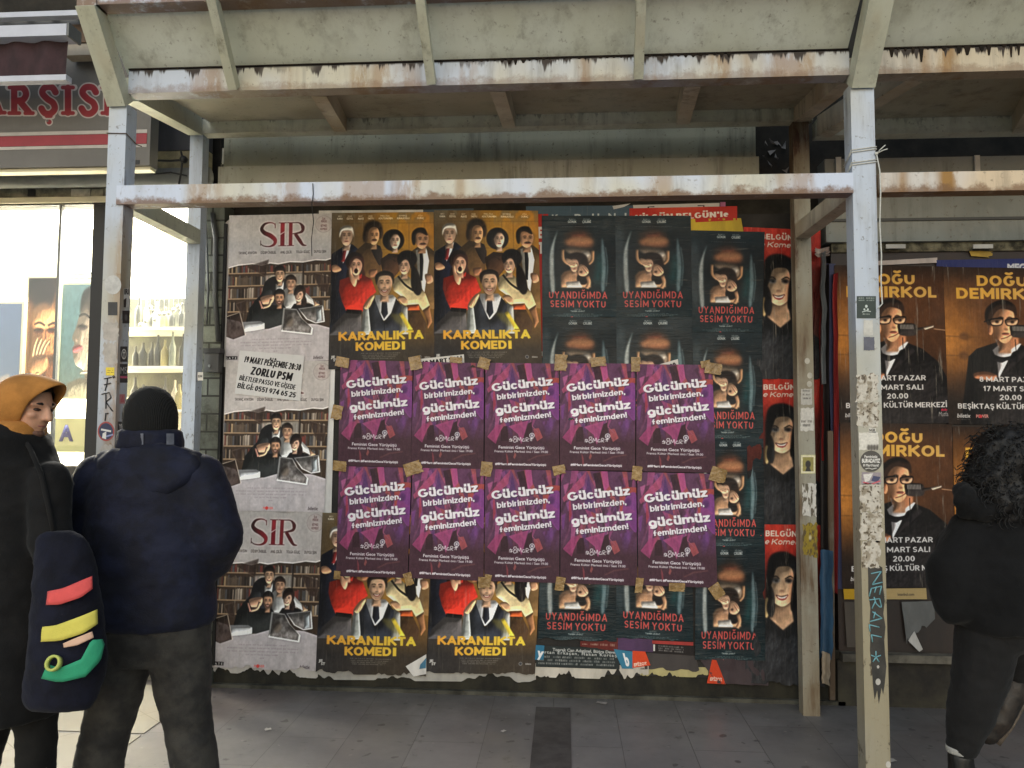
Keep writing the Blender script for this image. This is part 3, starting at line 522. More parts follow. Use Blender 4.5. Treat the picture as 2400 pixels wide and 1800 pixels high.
# ------------------------------------------------------------------ design 5: red comedy poster with a smiling woman
def d_smile():
    c=Cv(230,424,(640,225,1380,1610)); c.grad([(0,(186,54,42)),(.16,(176,48,38)),(.3,(96,34,28)),(1,(58,42,38))]); 
    c.poly([(830,420),(900,300),(1010,330),(930,470)],(198,76,54),bl=30,al=.8)
    c.volume(.45,9)
    c.poly([(820,820),(826,620),(860,500),(960,460),(1060,480),(1150,560),(1180,760),(1190,1000),(1120,1120),(830,1080)],(24,24,26),sm=True,bl=5)
    c.poly([(640,1110),(830,1035),(960,1130),(1050,1060),(1200,1120),(1380,1240),(1380,1610),(640,1610)],vgrad((56,58,62),(46,46,48),1050,1600)); c.poly([(880,900),(1060,900),(1090,1060),(990,1140),(860,1040)],(166,132,104),bl=4)
    c.poly([(890,700),(920,610),(980,588),(1060,600),(1090,690),(1094,800),(1070,880),(1010,930),(950,932),(886,884),(862,790)],(196,164,132),sm=True); c.poly([(1060,620),(1095,690),(1092,830),(1040,910),(1050,760)],(188,120,84),sm=True,bl=16,al=.8)
    c.ell(915,712,40,22,(70,72,76),bl=8); c.ell(1040,712,40,22,(58,54,54),bl=8); c.ell(920,716,16,9,(18,16,16),bl=2); c.ell(1042,716,16,9,(18,16,16),bl=2)
    c.line([(870,692),(915,676),(950,698)],[8,13,8],(28,22,20),sm=True); c.line([(1000,698),(1050,674),(1082,690)],[8,13,6],(28,22,20),sm=True); c.line([(985,700),(1004,790)],10,(160,118,92),bl=7,al=.7); c.ell(975,804,26,8,(140,94,76),bl=5)
    c.poly([(915,836),(970,846),(1035,832),(1010,875),(970,884),(935,868)],(140,56,52),sm=True); c.poly([(925,842),(970,852),(1024,840),(1000,864),(950,864)],(226,214,200),sm=True)
    c.poly([(850,880),(865,760),(905,850),(900,980),(880,1030)],(26,24,26),sm=True,bl=3); c.ell(832,950,26,90,(176,150,104),bl=3); c.ell(870,940,40,90,(28,28,30),bl=4); c.poly([(1095,660),(1180,700),(1190,1000),(1080,980),(1060,900)],(24,22,24),sm=True,bl=4)
    for i in range(60): x=RNG.uniform(640,1380); y=RNG.uniform(1090,1540); c.line([(x,y),(x+RNG.uniform(-6,6),y+RNG.uniform(20,110))],RNG.uniform(2,5),(104,104,104),al=.4)
    c.soft(2,.3,7); W=(228,214,198); c.btext("BELGÜN'le",806,330,1200,332,52,W,.24); c.btext('e Komedi',800,400,1160,402,50,W,.15,.22)
    paper_noise(c,51,.12,.14); return c
# ------------------------------------------------------------------ design 6: brown stand-up poster, man at a microphone
def d_standup():
    c=Cv(360,522,(0,0,965,1400)); c.a[:]=(70,44,28); yy,xx=np.mgrid[0:c.h,0:c.w]; yy=yy/c.h; xx=xx/c.w
    c.put(np.exp(-(((xx-.02)/.36)**2+((yy-.42)/.26)**2)),(214,138,58),.95); c.put(np.exp(-(((xx-.6)/.5)**2+((yy-.3)/.25)**2)),(104,64,38),.8); c.put(np.clip(.9-yy/.12,0,1),(40,32,28),.8); c.put(np.clip((yy-.66)/.2,0,1),(40,32,28),.9)
    for y,x in ((620,160),(790,150)): c.ell(x,y,42,34,(104,66,36),bl=12); c.line([(0,y),(350,y+10)],9,(120,78,40),bl=4,al=.8)
    c.volume(.7,11)
    c.poly([(140,1140),(190,800),(260,730),(430,670),(560,720),(640,690),(760,740),(900,860),(965,1000),(965,1400),(100,1400)],(40,36,36)); c.poly([(395,740),(440,700),(640,700),(560,820),(440,990),(430,820)],(226,216,214))
    c.poly([(560,760),(440,990),(700,760),(640,690)],(34,30,30)); c.poly([(400,780),(470,800),(540,790),(600,760),(600,840),(520,830),(470,850),(410,830)],(22,20,22),sm=True); c.poly([(420,640),(450,720),(540,760),(600,740),(640,680)],(216,206,204)); c.poly([(430,560),(620,560),(620,680),(540,740),(440,690)],(160,104,72),bl=6)
    face(c,500,500,98,178,(206,146,106),((40,28,22),[(345,480),(350,380),(420,310),(520,290),(600,340),(610,430),(570,390),(480,370),(420,420),(395,500),(390,540)]),turn=.35,mou=(130,66,56),side=-1,brow=(30,22,18))
    c.ell(384,560,22,46,(184,122,86)); c.line([(470,640),(520,625),(560,600)],8,(120,66,52),sm=True); c.line([(450,590),(440,650)],6,(150,98,70),bl=4)
    for x in (440,570): c.poly([(x-56,464),(x+48,452),(x+46,508),(x+8,524),(x-46,518)],(20,17,16),sm=True); c.poly([(x-48,473),(x+41,462),(x+39,503),(x+6,515),(x-39,510)],(186,138,106),sm=True); c.ell(x+2,488,16,12,(40,28,24),bl=3)
    c.line([(378,470),(330,490)],10,(20,18,18)); c.poly([(560,520),(690,516),(720,560),(700,620),(575,620),(552,570)],(48,42,40),sm=True)
    for i in range(10): c.line([(575+i*12,524),(577+i*12,566)],5,(196,186,176))
    c.line([(700,570),(760,560),(870,540)],[30,20,16],(54,46,42)); c.poly([(770,552),(865,530),(862,546),(790,570)],(196,176,156)); c.line([(862,560),(965,572)],9,(170,130,100)); c.line([(590,640),(600,960)],7,(24,22,22))
    c.poly([(230,950),(320,930),(420,960),(400,1010),(300,1000),(240,990)],(160,104,74),sm=True,bl=3)
    c.soft(1.5,.28,8); G=hgrad((240,180,72),(226,176,92),280,710); W=(230,224,220)
    c.btext('DOĞU',282,168,712,166,96,G,.26); c.btext('DEMiRKOL',104,284,898,282,98,G,.26)
    c.btext('8 MART PAZAR',275,1022,782,1020,46,W,.22); c.btext('17 MART SALI',305,1104,758,1102,46,W,.22); c.btext('20.00',440,1182,626,1180,48,W,.22); c.btext('BEŞİKTAŞ KÜLTÜR MERKEZİ',84,1262,956,1258,46,W,.22)
    c.text('biletix',74,1340,190,1340,34,W,.02,.2); c.tiny(74,190,1360,8,(170,160,156)); c.text('POWER',236,1340,342,1338,26,(226,150,140),.04); c.ell(274,1328,14,14,(206,60,66)); c.text('Mutfak',882,1338,980,1336,40,(190,184,180),.0,.2); c.text('ibb',905,1290,958,1288,18,(200,50,76),.05)
    paper_noise(c,61,.1,.12); return c
# ------------------------------------------------------------------ printed paper
def printmat(name,img,streak=.35,crease='v',rough=.55,gain=1.,spec=.18):
    m,nt,p=newmat(name); k=N(nt); t=k.n('ShaderNodeTexImage'); t.image=img; t.extension='EXTEND'; t.interpolation='Cubic'
    v=k.pos(); rnd=k.n('ShaderNodeObjectInfo').outputs['Random']
    off=k.n('ShaderNodeVectorMath',operation='ADD'); k.l(v,off.inputs[0]); cx=k.n('ShaderNodeCombineXYZ'); k.l(k.math('MULTIPLY',rnd,13.),cx.inputs[0]); k.l(k.math('MULTIPLY',rnd,7.),cx.inputs[2]); k.l(cx.outputs[0],off.inputs[1]); v=off.outputs[0]
    col=t.outputs[0]
    if gain!=1: col=k.mix(1.,col,(gain,gain,gain),'MULTIPLY')
    fd=k.math('ADD',k.math('MULTIPLY',rnd,.2),.9); cc=k.n('ShaderNodeCombineColor'); [k.l(fd,cc.inputs[i]) for i in range(3)]; col=k.mix(1.,col,cc.outputs[0],'MULTIPLY')
    sc=(1,1,.06) if crease=='v' else (.10,1,1)
    s=k.noise(v,60,5,.7,sc); big=k.noise(v,2.5,4,.6)
    f=k.math('MULTIPLY',k.ss(s,.57,.76),k.math('MULTIPLY',k.ss(big,.35,.62),streak))
    col=k.mix(f,col,lin((176,166,150)))
    f2=k.math('MULTIPLY',k.ss(k.noise(v,22,5,.7,sc),.58,.75),streak*.5); col=k.mix(f2,col,lin((40,36,30)))
    k.l(col,p.inputs['Base Color']); k.val(k.ss(big,.3,.7,rough-.12,rough+.15),p.inputs['Roughness']); p.inputs['Specular IOR Level'].default_value=spec
    w=k.noise(v,16,4,.6,(1,1,.25) if crease=='v' else (.3,1,1)); k.l(k.bump(k.math('ADD',w,k.math('MULTIPLY',s,.5)),.55,.012),p.inputs['Normal']); return m
WALLY=4.62
def sheet(name,C,mat,label,cat,layer=1,group=None,Y=WALLY,nx=22,ny=30,wr=.0022,torn=0,tornside=0,curl=0,seed=None,uv=(0,0,1,1),parent=None):
    """pasted paper: C = four photo corners (TL,TR,BR,BL) measured on the wall plane, with wrinkles, torn rims and lifted corners"""
    seed=seed if seed is not None else random.randint(0,9999); C=[Vector((*c,0)) for c in C]; bm=B(); uvl=bm.loops.layers.uv.new('uv'); V=[]; T=[]
    W=[at(c.x,c.y,Y) for c in C]
    for j in range(ny+1):
        r=[]; q=[]
        for i in range(nx+1):
            u,v=i/nx,j/ny
            vv=v
            if torn:
                e=max(0,mnoise.noise((u*5+seed,seed*.37,0))*.9+mnoise.noise((u*31+seed,2.3,0))*.55+.14)*torn; vv=v*(1-e)
            uu=u
            if tornside:
                e=max(0,mnoise.noise((v*6+seed,.7,seed*.2))+mnoise.noise((v*21,seed,0))*.4+.1)*abs(tornside)
                uu=u*(1-e) if tornside>0 else 1-(1-u)*(1-e)
            P=(W[0]*(1-uu)+W[1]*uu)*(1-vv)+(W[3]*(1-uu)+W[2]*uu)*vv
            d=mnoise.fractal((P.x*5+seed,P.z*2.2,seed*.1),.8,2,3)*wr+wr*.6*mnoise.noise((P.x*24+seed,P.z*5,0))
            if curl: 
                cu=max(0,vv-.86)/.14*max(0,mnoise.noise((u*4+seed,9.1,0))+.2); d+=curl*cu*cu
            r.append(bm.verts.new((P.x,Y-.0032*layer-abs(d)-.0004,P.z))); q.append((uv[0]+(uv[2]-uv[0])*uu,1-(uv[1]+(uv[3]-uv[1])*vv)))
        V.append(r); T.append(q)
    for j in range(ny):
        for i in range(nx):
            f=bm.faces.new((V[j][i],V[j+1][i],V[j+1][i+1],V[j][i+1]))
            for l,(a,b) in zip(f.loops,((j,i),(j+1,i),(j+1,i+1),(j,i+1))): l[uvl].uv=T[a][b]
            f.smooth=True
    me=bpy.data.meshes.new(name); bm.to_mesh(me); bm.free(); o=link(name,me,mat,parent)
    return tag(o,label,cat,group)
def rect(x0,y0,x1,y1,rot=0):
    cx,cy=(x0+x1)/2,(y0+y1)/2; c,s=math.cos(rot),math.sin(rot)
    return [(cx+(x-cx)*c-(y-cy)*s,cy+(x-cx)*s+(y-cy)*c) for x,y in ((x0,y0),(x1,y0),(x1,y1),(x0,y1))]
def slip(w,h,m,bgc,draw,name):
    c=Cv(w,h,m); c.a[:]=bgc; draw(c); paper_noise(c,w,.06,.04); return c.image(name)
P_={}
P_['comedy']=printmat('comedy_print',d_comedy().image('comedy'),.30)
P_['drama']=printmat('drama_print',d_drama().image('drama'),.35)
P_['thriller']=printmat('thriller_print',d_thriller().image('thriller'),.16,'h',.42,1.,.28)
P_['march']=printmat('march_print',d_march().image('march'),.05,'v',.55)
P_['smile']=printmat('smile_print',d_smile().image('smile'),.6)
P_['standup']=printmat('standup_print',d_standup().image('standup'),.6)
paperwhite=plain('white_paper',(206,202,194),.7,.18,6,.3); papergrey=plain('grey_paper',(150,144,138),.7,.3,6,.3)
# row and column words used in labels
def dark(n): return n
G='theatre posters pasted on the board'
# ---- underlying older paper first
def oldslip(name,C,col,label,layer=1,torn=0,draw=None,m=None,w=200,h=40,**k):
    if draw: mat=printmat(name+'_print',slip(w,h,m,col,draw,name),.25)
    else: mat=plain(name+'_paper',col,.65,.25,7,.3,(1,1,.3))
    return sheet('paper_strip' if 'poster' not in label else 'poster',C,mat,label,'paper strip' if 'poster' not in label else 'poster',layer,'old paper scraps on the board',torn=torn,nx=k.pop('nx',16),ny=k.pop('ny',8),**k)
def w_bunu(c):
    for t,x in (('A',30),('K',80),('B',150),('U',204),('N',254),('U',304)): c.text(t,x,50,x+22,50,22,(200,206,206),.03)
oldslip('slate_strip',[(1233,484),(1484,482),(1484,520),(1233,530)],(74,92,104),'slate blue poster strip with spaced white capitals above the dark teal posters',1,draw=w_bunu,m=(0,0,330,60),w=330,h=60)
oldslip('bracket_strip',[(1483,481),(1686,476),(1686,496),(1483,500)],(204,196,186),'white paper strip with black corner brackets under the steel bar',1,draw=lambda c:(c.line([(36,30),(36,8),(50,8)],3,(20,20,20)),c.line([(150,8),(164,8),(164,30)],3,(20,20,20))),m=(0,0,200,30),w=200,h=30)
oldslip('pink_strip',[(1688,474),(1700,474),(1700,490),(1688,490)],(196,110,150),'tiny pink paper strip beside the bracketed white strip',1,nx=3,ny=3)
oldslip('folded_scrap',[(1435,484),(1478,478),(1462,486),(1438,492)],(216,212,206),'small white folded paper scrap hanging over the slate strip',3,nx=4,ny=4)
oldslip('red_name_strip',[(1475,489),(1727,484),(1727,517),(1475,530)],(176,46,36),"red poster top with white name lettering above the thriller posters",2,draw=lambda c:(c.ell(120,0,60,40,(196,70,50),bl=12),c.btext("NİLGÜN BELGÜN'le",14,54,232,50,26,(226,214,200),.24)),m=(0,0,252,70),w=380,h=106)
oldslip('yellow_strip',[(1616,514),(1736,512),(1742,545),(1618,546)],(212,178,40),'bright yellow poster strip under the red strip with white lettering',2)
oldslip('red_side_strip',[(1250,502),(1285,502),(1285,838),(1255,838)],(170,44,38),'red poster edge with white letters right of the gold comedy posters',1,draw=lambda c:(c.text('E',8,56,26,56,24,(220,210,200),.05),c.text('T',8,92,26,92,24,(220,210,200),.05),c.text('L',8,330,26,330,40,(220,210,200),.05)),m=(0,0,34,336),w=60,h=540)
oldslip('white_side_strip',[(505,540),(541,512),(537,860),(505,860)],(196,190,184),'narrow white paper edges left of the upper grey SIR poster',0,nx=8,ny=30,tornside=-.5)
oldslip('white_backing',[(767,850),(786,850),(777,1206),(758,1206)],(222,220,216),'bright white paper backing between grey SIR posters and purple posters',1)
oldslip('white_top_strip',[(748,494),(992,492),(992,503),(748,505)],(214,208,200),'thin white paper strip along the top of the gold comedy posters',1)
oldslip('teal_top',[(992,492),(1110,488),(1110,500),(992,500)],(60,76,88),'short slate paper strip above the gold comedy posters',0)
def w_ak(c):
    c.text('Toprak Can Adıgüzel, Büşra Develi',60,20,300,22,12,(200,200,196),.03); c.text('Sertan Erkaçan, Hakan Kurtaş',8,32,300,36,12,(200,200,196),.03,0,1.3)
    for y in (50,64,78): c.tiny(8,290,y,10,(176,176,172),.8,y)
oldslip('credits_strip',[(1258,1512),(1452,1520),(1452,1568),(1256,1562)],(46,52,52),'dark torn poster foot with white cast credits below the lowest thriller posters',2,draw=w_ak,m=(0,0,310,90),w=310,h=90)
oldslip('y_corner',[(1256,1510),(1276,1512),(1274,1545),(1254,1545)],(50,110,140),'blue paper corner with a white letter y beside the comedy poster',3,draw=lambda c:c.text('y',4,34,22,36,26,(230,230,230),.05),m=(0,0,24,40),w=60,h=100,nx=4,ny=5)
oldslip('b_scrap',[(1438,1520),(1483,1526),(1484,1566),(1458,1566)],(60,124,152),'blue paper piece with a white letter b at the wall foot',3,draw=lambda c:c.text('b',42,66,72,66,50,(236,236,236),.05),m=(0,0,100,80),w=150,h=120,nx=6,ny=6)
oldslip('orange_scrap',[(1482,1524),(1512,1526),(1524,1558),(1482,1564)],(206,72,40),'orange paper piece with white lettering beside the letter b',3,draw=lambda c:c.text('EPİZOT',8,74,84,74,14,(236,214,196),.04),m=(0,0,100,80),w=150,h=120,nx=6,ny=6)
oldslip('plum_strip',[(1448,1492),(1530,1498),(1530,1528),(1448,1522)],(78,48,86),'plum coloured poster strip below the middle thriller poster',2)
oldslip('maroon_strip',[(1360,1502),(1448,1494),(1448,1526),(1360,1514)],(96,40,36),'maroon poster strip between two thriller posters at the foot',2,draw=lambda c:c.tiny(10,190,26,10,(200,180,160),.7,3),m=(0,0,200,40),w=200,h=40)
oldslip('black_credit',[(1528,1506),(1626,1512),(1626,1536),(1528,1528)],(38,34,34),'black paper strip with small white print under the second thriller poster',2,draw=lambda c:(c.poly([(6,6),(14,6),(14,34),(6,34)],(210,206,200)),[c.tiny(30,150,14+i*9,7,(190,186,180),.7,i) for i in range(3)]),m=(0,0,200,40),w=200,h=40)
oldslip('redline',[(1528,1500),(1624,1504),(1624,1512),(1528,1507)],(170,50,44),'thin red paper strip above the black small print strip',3,ny=2)
oldslip('grey_foot',[(1516,1530),(1630,1536),(1640,1575),(1500,1568)],(66,60,58),'dusty dark paper foot between the orange pieces',1,torn=.3)
oldslip('torn_white',[(1254,1554),(1520,1560),(1520,1594),(1254,1586)],(206,198,184),'torn white paper layers hanging at the wall foot under the credits',1,torn=.95,nx=70,ny=8,curl=.03)
oldslip('torn_cream',[(1500,1562),(1660,1564),(1660,1588),(1500,1584)],(186,174,120),'yellowed torn paper layers at the wall foot right of the letter b',0,torn=.8,nx=50,ny=6)
oldslip('torn_left',[(500,1556),(745,1562),(745,1590),(500,1575)],(186,180,172),'ragged white paper under the lowest SIR poster',0,torn=.95,nx=60,ny=6,curl=.03)
oldslip('torn_mid',[(742,1568),(1256,1576),(1256,1600),(742,1592)],(168,164,156),'ragged white paper rim under the lower gold comedy posters',0,torn=.95,nx=110,ny=6,curl=.03)
oldslip('white_fold',[(952,1560),(1000,1532),(1000,1578),(970,1584)],(220,216,210),'white folded paper corner between the two lower gold comedy posters',4,nx=6,ny=6)
oldslip('blue_fold',[(986,1556),(1000,1540),(999,1564),(984,1566)],(64,120,150),'small blue paper piece beside the white folded corner',5,nx=4,ny=4)
# ---- grey drama posters, left column
for C,w,t in (([(539,506),(779,501),(774,845),(530,850)],'topmost grey SIR poster under the steel bar',0),([(531,846),(776,846),(761,1200),(520,1196)],'middle grey SIR poster partly under the white ticket notice',0),([(519,1194),(760,1199),(742,1572),(497,1565)],'lowest grey SIR poster with a torn foot by the pavement',.035)):
    sheet('poster',C,P_['drama'],w+', cast before a bookcase','poster',2 if 'middle' not in w else 3,G,torn=t,curl=.02,nx=30,wr=.003)
def w_zorlu(c):
    k=(22,20,22); c.text('SIR',540,78,615,82,20,k,.06,0,1.6)
    c.btext('19 MART PERŞEMBE 20:30',275,132,862,172,70,k,.2,.1,.1); c.btext('ZORLU PSM',356,262,782,292,88,k,.25,.1,.1); c.btext('BİLETLER PASSO VE GİŞEDE',246,336,826,382,54,k,.2,.1,.1); c.btext('BİLGİ: 0551 974 65 25',236,426,836,468,58,k,.22,.1,.1)
c=Cv(330,250,(222,5,890,495)); c.a[:]=(214,212,210); w_zorlu(c); paper_noise(c,71,.05,.03)
sheet('notice',[(565,822),(715,834),(706,940),(553,923)],printmat('ticket_print',c.image('ticket'),.03),'white ticket notice in black capitals pasted across the SIR posters','notice',5,wr=.003)
# ---- gold comedy posters
for C,w,t in (([(779,500),(1017,498),(1019,862),(771,866)],'upper gold KARANLIKTA KOMEDİ poster beside the SIR poster',0),([(1018,494),(1261,495),(1271,862),(1017,862)],'upper gold KARANLIKTA KOMEDİ poster beside the teal thriller posters',0),([(757,1201),(1014,1208),(999,1584),(741,1576)],'lower gold KARANLIKTA KOMEDİ poster beside the lowest SIR poster',.05),([(1016,1208),(1270,1216),(1254,1580),(1000,1576)],'lower gold KARANLIKTA KOMEDİ poster left of the low thriller posters',.03)):
    sheet('poster',C,P_['comedy'],w,'poster',3,G,torn=t,curl=.03,nx=40 if t else 22,wr=.0028)
oldslip('mart_slip',[(983,842),(1088,831),(1089,852),(984,856)],(216,212,206),'white slip reading MART SALI peeping out above the purple posters',4,draw=lambda c:c.btext('18 MART SALI',16,44,196,32,26,(20,18,18),.25),m=(0,0,205,48),w=205,h=48)
# ---- teal thriller posters, right column
rows=[([(1270,507),(1441,507),(1445,744),(1271,744)],'teal UYANDIĞIMDA SESİM YOKTU poster right of the gold comedy posters, top row'),
([(1441,507),(1618,507),(1622,743),(1444,744)],'teal UYANDIĞIMDA SESİM YOKTU poster under the red lettered strip, top row'),
([(1271,744),(1444,744),(1446,985),(1272,985)],'teal thriller poster half hidden behind the third purple poster'),
([(1444,744),(1622,743),(1624,985),(1446,985)],'teal thriller poster half hidden behind the fourth and fifth purple posters'),
([(1268,1245),(1446,1245),(1445,1503),(1261,1498)],'low teal thriller poster beside the lower gold comedy poster'),
([(1446,1240),(1622,1245),(1624,1505),(1443,1494)],'low teal thriller poster under the last two purple posters'),
([(1618,541),(1791,545),(1785,779),(1622,779)],'topmost dark thriller poster in the column below the yellow strip'),
([(1622,779),(1785,779),(1788,1028),(1628,1028)],'second dark thriller poster down right of the upper purple row'),
([(1628,1028),(1788,1028),(1791,1280),(1632,1280)],'third dark thriller poster down right of the lower purple row'),
([(1630,1280),(1792,1280),(1792,1547),(1628,1545)],'lowest dark thriller poster of the column near the orange triangle')]
for i,(C,w) in enumerate(rows): sheet('poster',C,P_['thriller'],w,'poster',3+(i in (0,1,6)),G,torn=.03 if i in (4,5,9) else 0,curl=.02,wr=.004)
oldslip('eighty_slip',[(1512,864),(1588,842),(1590,862),(1514,872)],(212,206,200),'white slip with half hidden figures above the last purple poster',5,draw=lambda c:c.btext('20.00',84,60,150,46,30,(20,18,18),.22),m=(0,0,160,60),w=160,h=60)
# ---- red smiling woman posters at the board edge
for C,w,t in (([(1742,533),(1922,541),(1922,890),(1746,888)],'topmost red poster of a smiling dark haired woman',0),([(1748,888),(1928,888),(1930,1230),(1752,1228)],'middle red poster of a smiling dark haired woman',0),([(1754,1228),(1930,1230),(1932,1610),(1745,1600)],'lowest red poster of a smiling woman, torn at the pavement',.05)):
    sheet('poster',C,P_['smile'],w+' behind the rusty post','poster',2,G,torn=t,wr=.006,nx=30,curl=.03)
oldslip('dark_drape',[(1636,1540),(1800,1545),(1800,1606),(1680,1600)],(64,50,54),'dark wrinkled paper drooping below the lowest thriller poster',2,nx=30,ny=10,wr=.012)
oldslip('orange_triangle',[(1668,1545),(1678,1546),(1700,1602),(1656,1600)],(210,72,42),'orange paper triangle with white lettering at the wall foot under the thriller column',3,draw=lambda c:c.text('EPİZOT',14,88,90,88,13,(232,206,190),.04),m=(0,0,100,100),w=120,h=120,nx=6,ny=8)
# ---- purple march posters
FM=[[[(801,844),(969,848),(964,1095),(794,1091)],[(972,848),(1135,852),(1134,1099),(964,1096)],[(1139,851),(1310,853),(1311,1101),(1136,1099)],[(1313,852),(1488,853),(1488,1103),(1312,1101)],[(1492,854),(1668,856),(1676,1108),(1490,1104)]],
[[(797,1092),(966,1096),(957,1353),(790,1349)],[(969,1096),(1136,1099),(1134,1360),(959,1353)],[(1138,1099),(1312,1102),(1311,1365),(1136,1360)],[(1315,1102),(1490,1106),(1493,1371),(1313,1365)],[(1493,1106),(1670,1110),(1680,1376),(1495,1370)]]]
for r in range(2):
    for q in range(5):
        w=('leftmost','second from left','middle','second from right','rightmost')[q]
        sheet('poster',FM[r][q],P_['march'],f"{w} purple Gücümüz march poster in the {('upper','lower')[r]} row of five",'poster',6+r*.5+(q%2)*.3,'purple march posters taped in two rows',wr=.0018)
# ---- brown packing tape
m,nt,p=newmat('packing_tape'); k=N(nt); v=k.pos(); k.l(k.mix(k.ss(k.noise(v,22,4),.3,.7),lin((122,94,54)),lin((164,134,86))),p.inputs['Base Color']); p.inputs['Roughness'].default_value=.2; k.l(k.bump(k.noise(v,38,3,.6),.6,.012),p.inputs['Normal']); TAPE=m
tapes=[(790,838,822,862,.2),(962,836,990,868,-.2),(1056,838,1086,852,.1),(1122,840,1150,866,.3),(1300,832,1330,870,.05),(1384,838,1420,860,-.1),(1478,838,1500,872,0),(1650,852,1690,878,.15),(1640,846,1664,862,-.2),(781,950,806,984,.2),(784,1080,816,1104,.1),(950,1082,992,1112,-.3),(1128,1082,1156,1116,.1),(1296,1090,1326,1112,-.2),(1480,1092,1504,1126,.1),(1662,1096,1700,1130,.3),(786,1336,802,1356,.1),(950,1340,970,1370,-.3),(1122,1350,1140,1376,0),(1136,1344,1152,1374,.2),(1302,1350,1324,1382,.15),(1488,1352,1506,1388,.1),(1566,1364,1604,1384,.03),(1664,1366,1692,1400,-.6)]
def tapewhere(x,y):
    row='along the top edge' if y<880 else 'on the left edge' if (y<1000) else 'between the two rows' if y<1140 else 'along the bottom edge'
    col='first' if x<860 else 'second' if x<1040 else 'third' if x<1215 else 'fourth' if x<1400 else 'fifth' if x<1590 else 'far fifth'
    return f"brown tape {row} of the purple posters, {col} poster"
for x0,y0,x1,y1,r in tapes:
    l=tapewhere(x0,y0)
    if (x0,y0)==(1056,838): l='flat brown tape piece over the MART SALI slip'
    if (x0,y0)==(1640,846): l='small brown tape on the top right corner of the fifth purple poster'
    if (x0,y0)==(1136,1344): l='tilted tape over the waistcoat man under the third purple poster'
    if (x0,y0)==(1566,1364): l='wide flat tape under the middle of the fifth purple poster'
    if (x0,y0)==(1384,838): l='crumpled tape near the top right of the fourth purple poster'
    sheet('tape_piece',rect(x0,y0,x1,y1,r),TAPE,l,'tape',9,'brown tape pieces holding the purple posters',nx=8,ny=8,wr=.007,torn=.1,tornside=.15)
# ---- brown stand-up posters on the right board
oldslip('blue_back',[(1936,618),(1958,618),(1976,1380),(1958,1380)],(60,66,104),'dark blue poster edge left of the brown microphone man posters',0,nx=6,ny=20)
oldslip('blue_top',[(2194,610),(2420,606),(2420,632),(2194,634)],(52,58,108),'dark blue poster strip above the brown microphone man posters',1,draw=lambda c:c.text('MEGA',166,44,226,44,24,(216,216,220),.06),m=(0,0,226,40),w=226,h=40)
oldslip('white_top_right',[(2054,612),(2196,604),(2196,616),(2054,622)],(206,192,184),'white paper strip above the left brown microphone man poster',1)
oldslip('yellow_peel',[(2270,586),(2328,590),(2324,604),(2276,600)],(196,160,60),'torn yellow paper scrap on the rubble strip',0,tornside=.4,nx=12,ny=6)
for C,w,t in (([(1954,622),(2209,625),(2222,992),(1960,994)],'brown microphone man poster behind the front post, upper row',0),([(2209,626),(2475,630),(2490,998),(2222,994)],'brown microphone man poster at the frame edge, upper row',0),([(1967,990),(2229,995),(2237,1374),(1972,1378)],'brown microphone man poster behind the front post, lower row',.02),([(2231,999),(2500,1002),(2510,1380),(2240,1378)],'brown microphone man poster behind the curly haired woman',0)):
    sheet('poster',C,P_['standup'],w,'poster',2 if 'lower' not in w else 3,G,torn=t,wr=.003,uv=(0,0,1,1))
oldslip('yellow_band',[(1976,1380),(2170,1378),(2172,1404),(1978,1404)],(186,160,110),'pale yellow paper band under the lower brown poster',1,draw=lambda c:(c.poly([(0,0),(40,0),(40,30),(0,30)],(190,150,40)),c.text('istanbul.com',130,20,170,20,7,(80,70,60),.02)),m=(0,0,200,30),w=200,h=30)
oldslip('torn_patch',[(2112,1410),(2188,1408),(2190,1450),(2125,1520)],(110,110,108),'torn grey paper patch with a white curled edge on the brown panel',1,torn=.3,nx=20,ny=16,wr=.012)
oldslip('torn_curl',[(2126,1500),(2140,1478),(2160,1520),(2152,1526)],(206,202,196),'white curled paper tongue below the torn grey patch',3,nx=6,ny=6,wr=.012)
oldslip('dark_patch',[(1978,1410),(2018,1410),(2014,1516),(1984,1516)],(74,66,58),'scratched grey paper patch left of the front post on the brown panel',1,nx=12,ny=16,wr=.006)
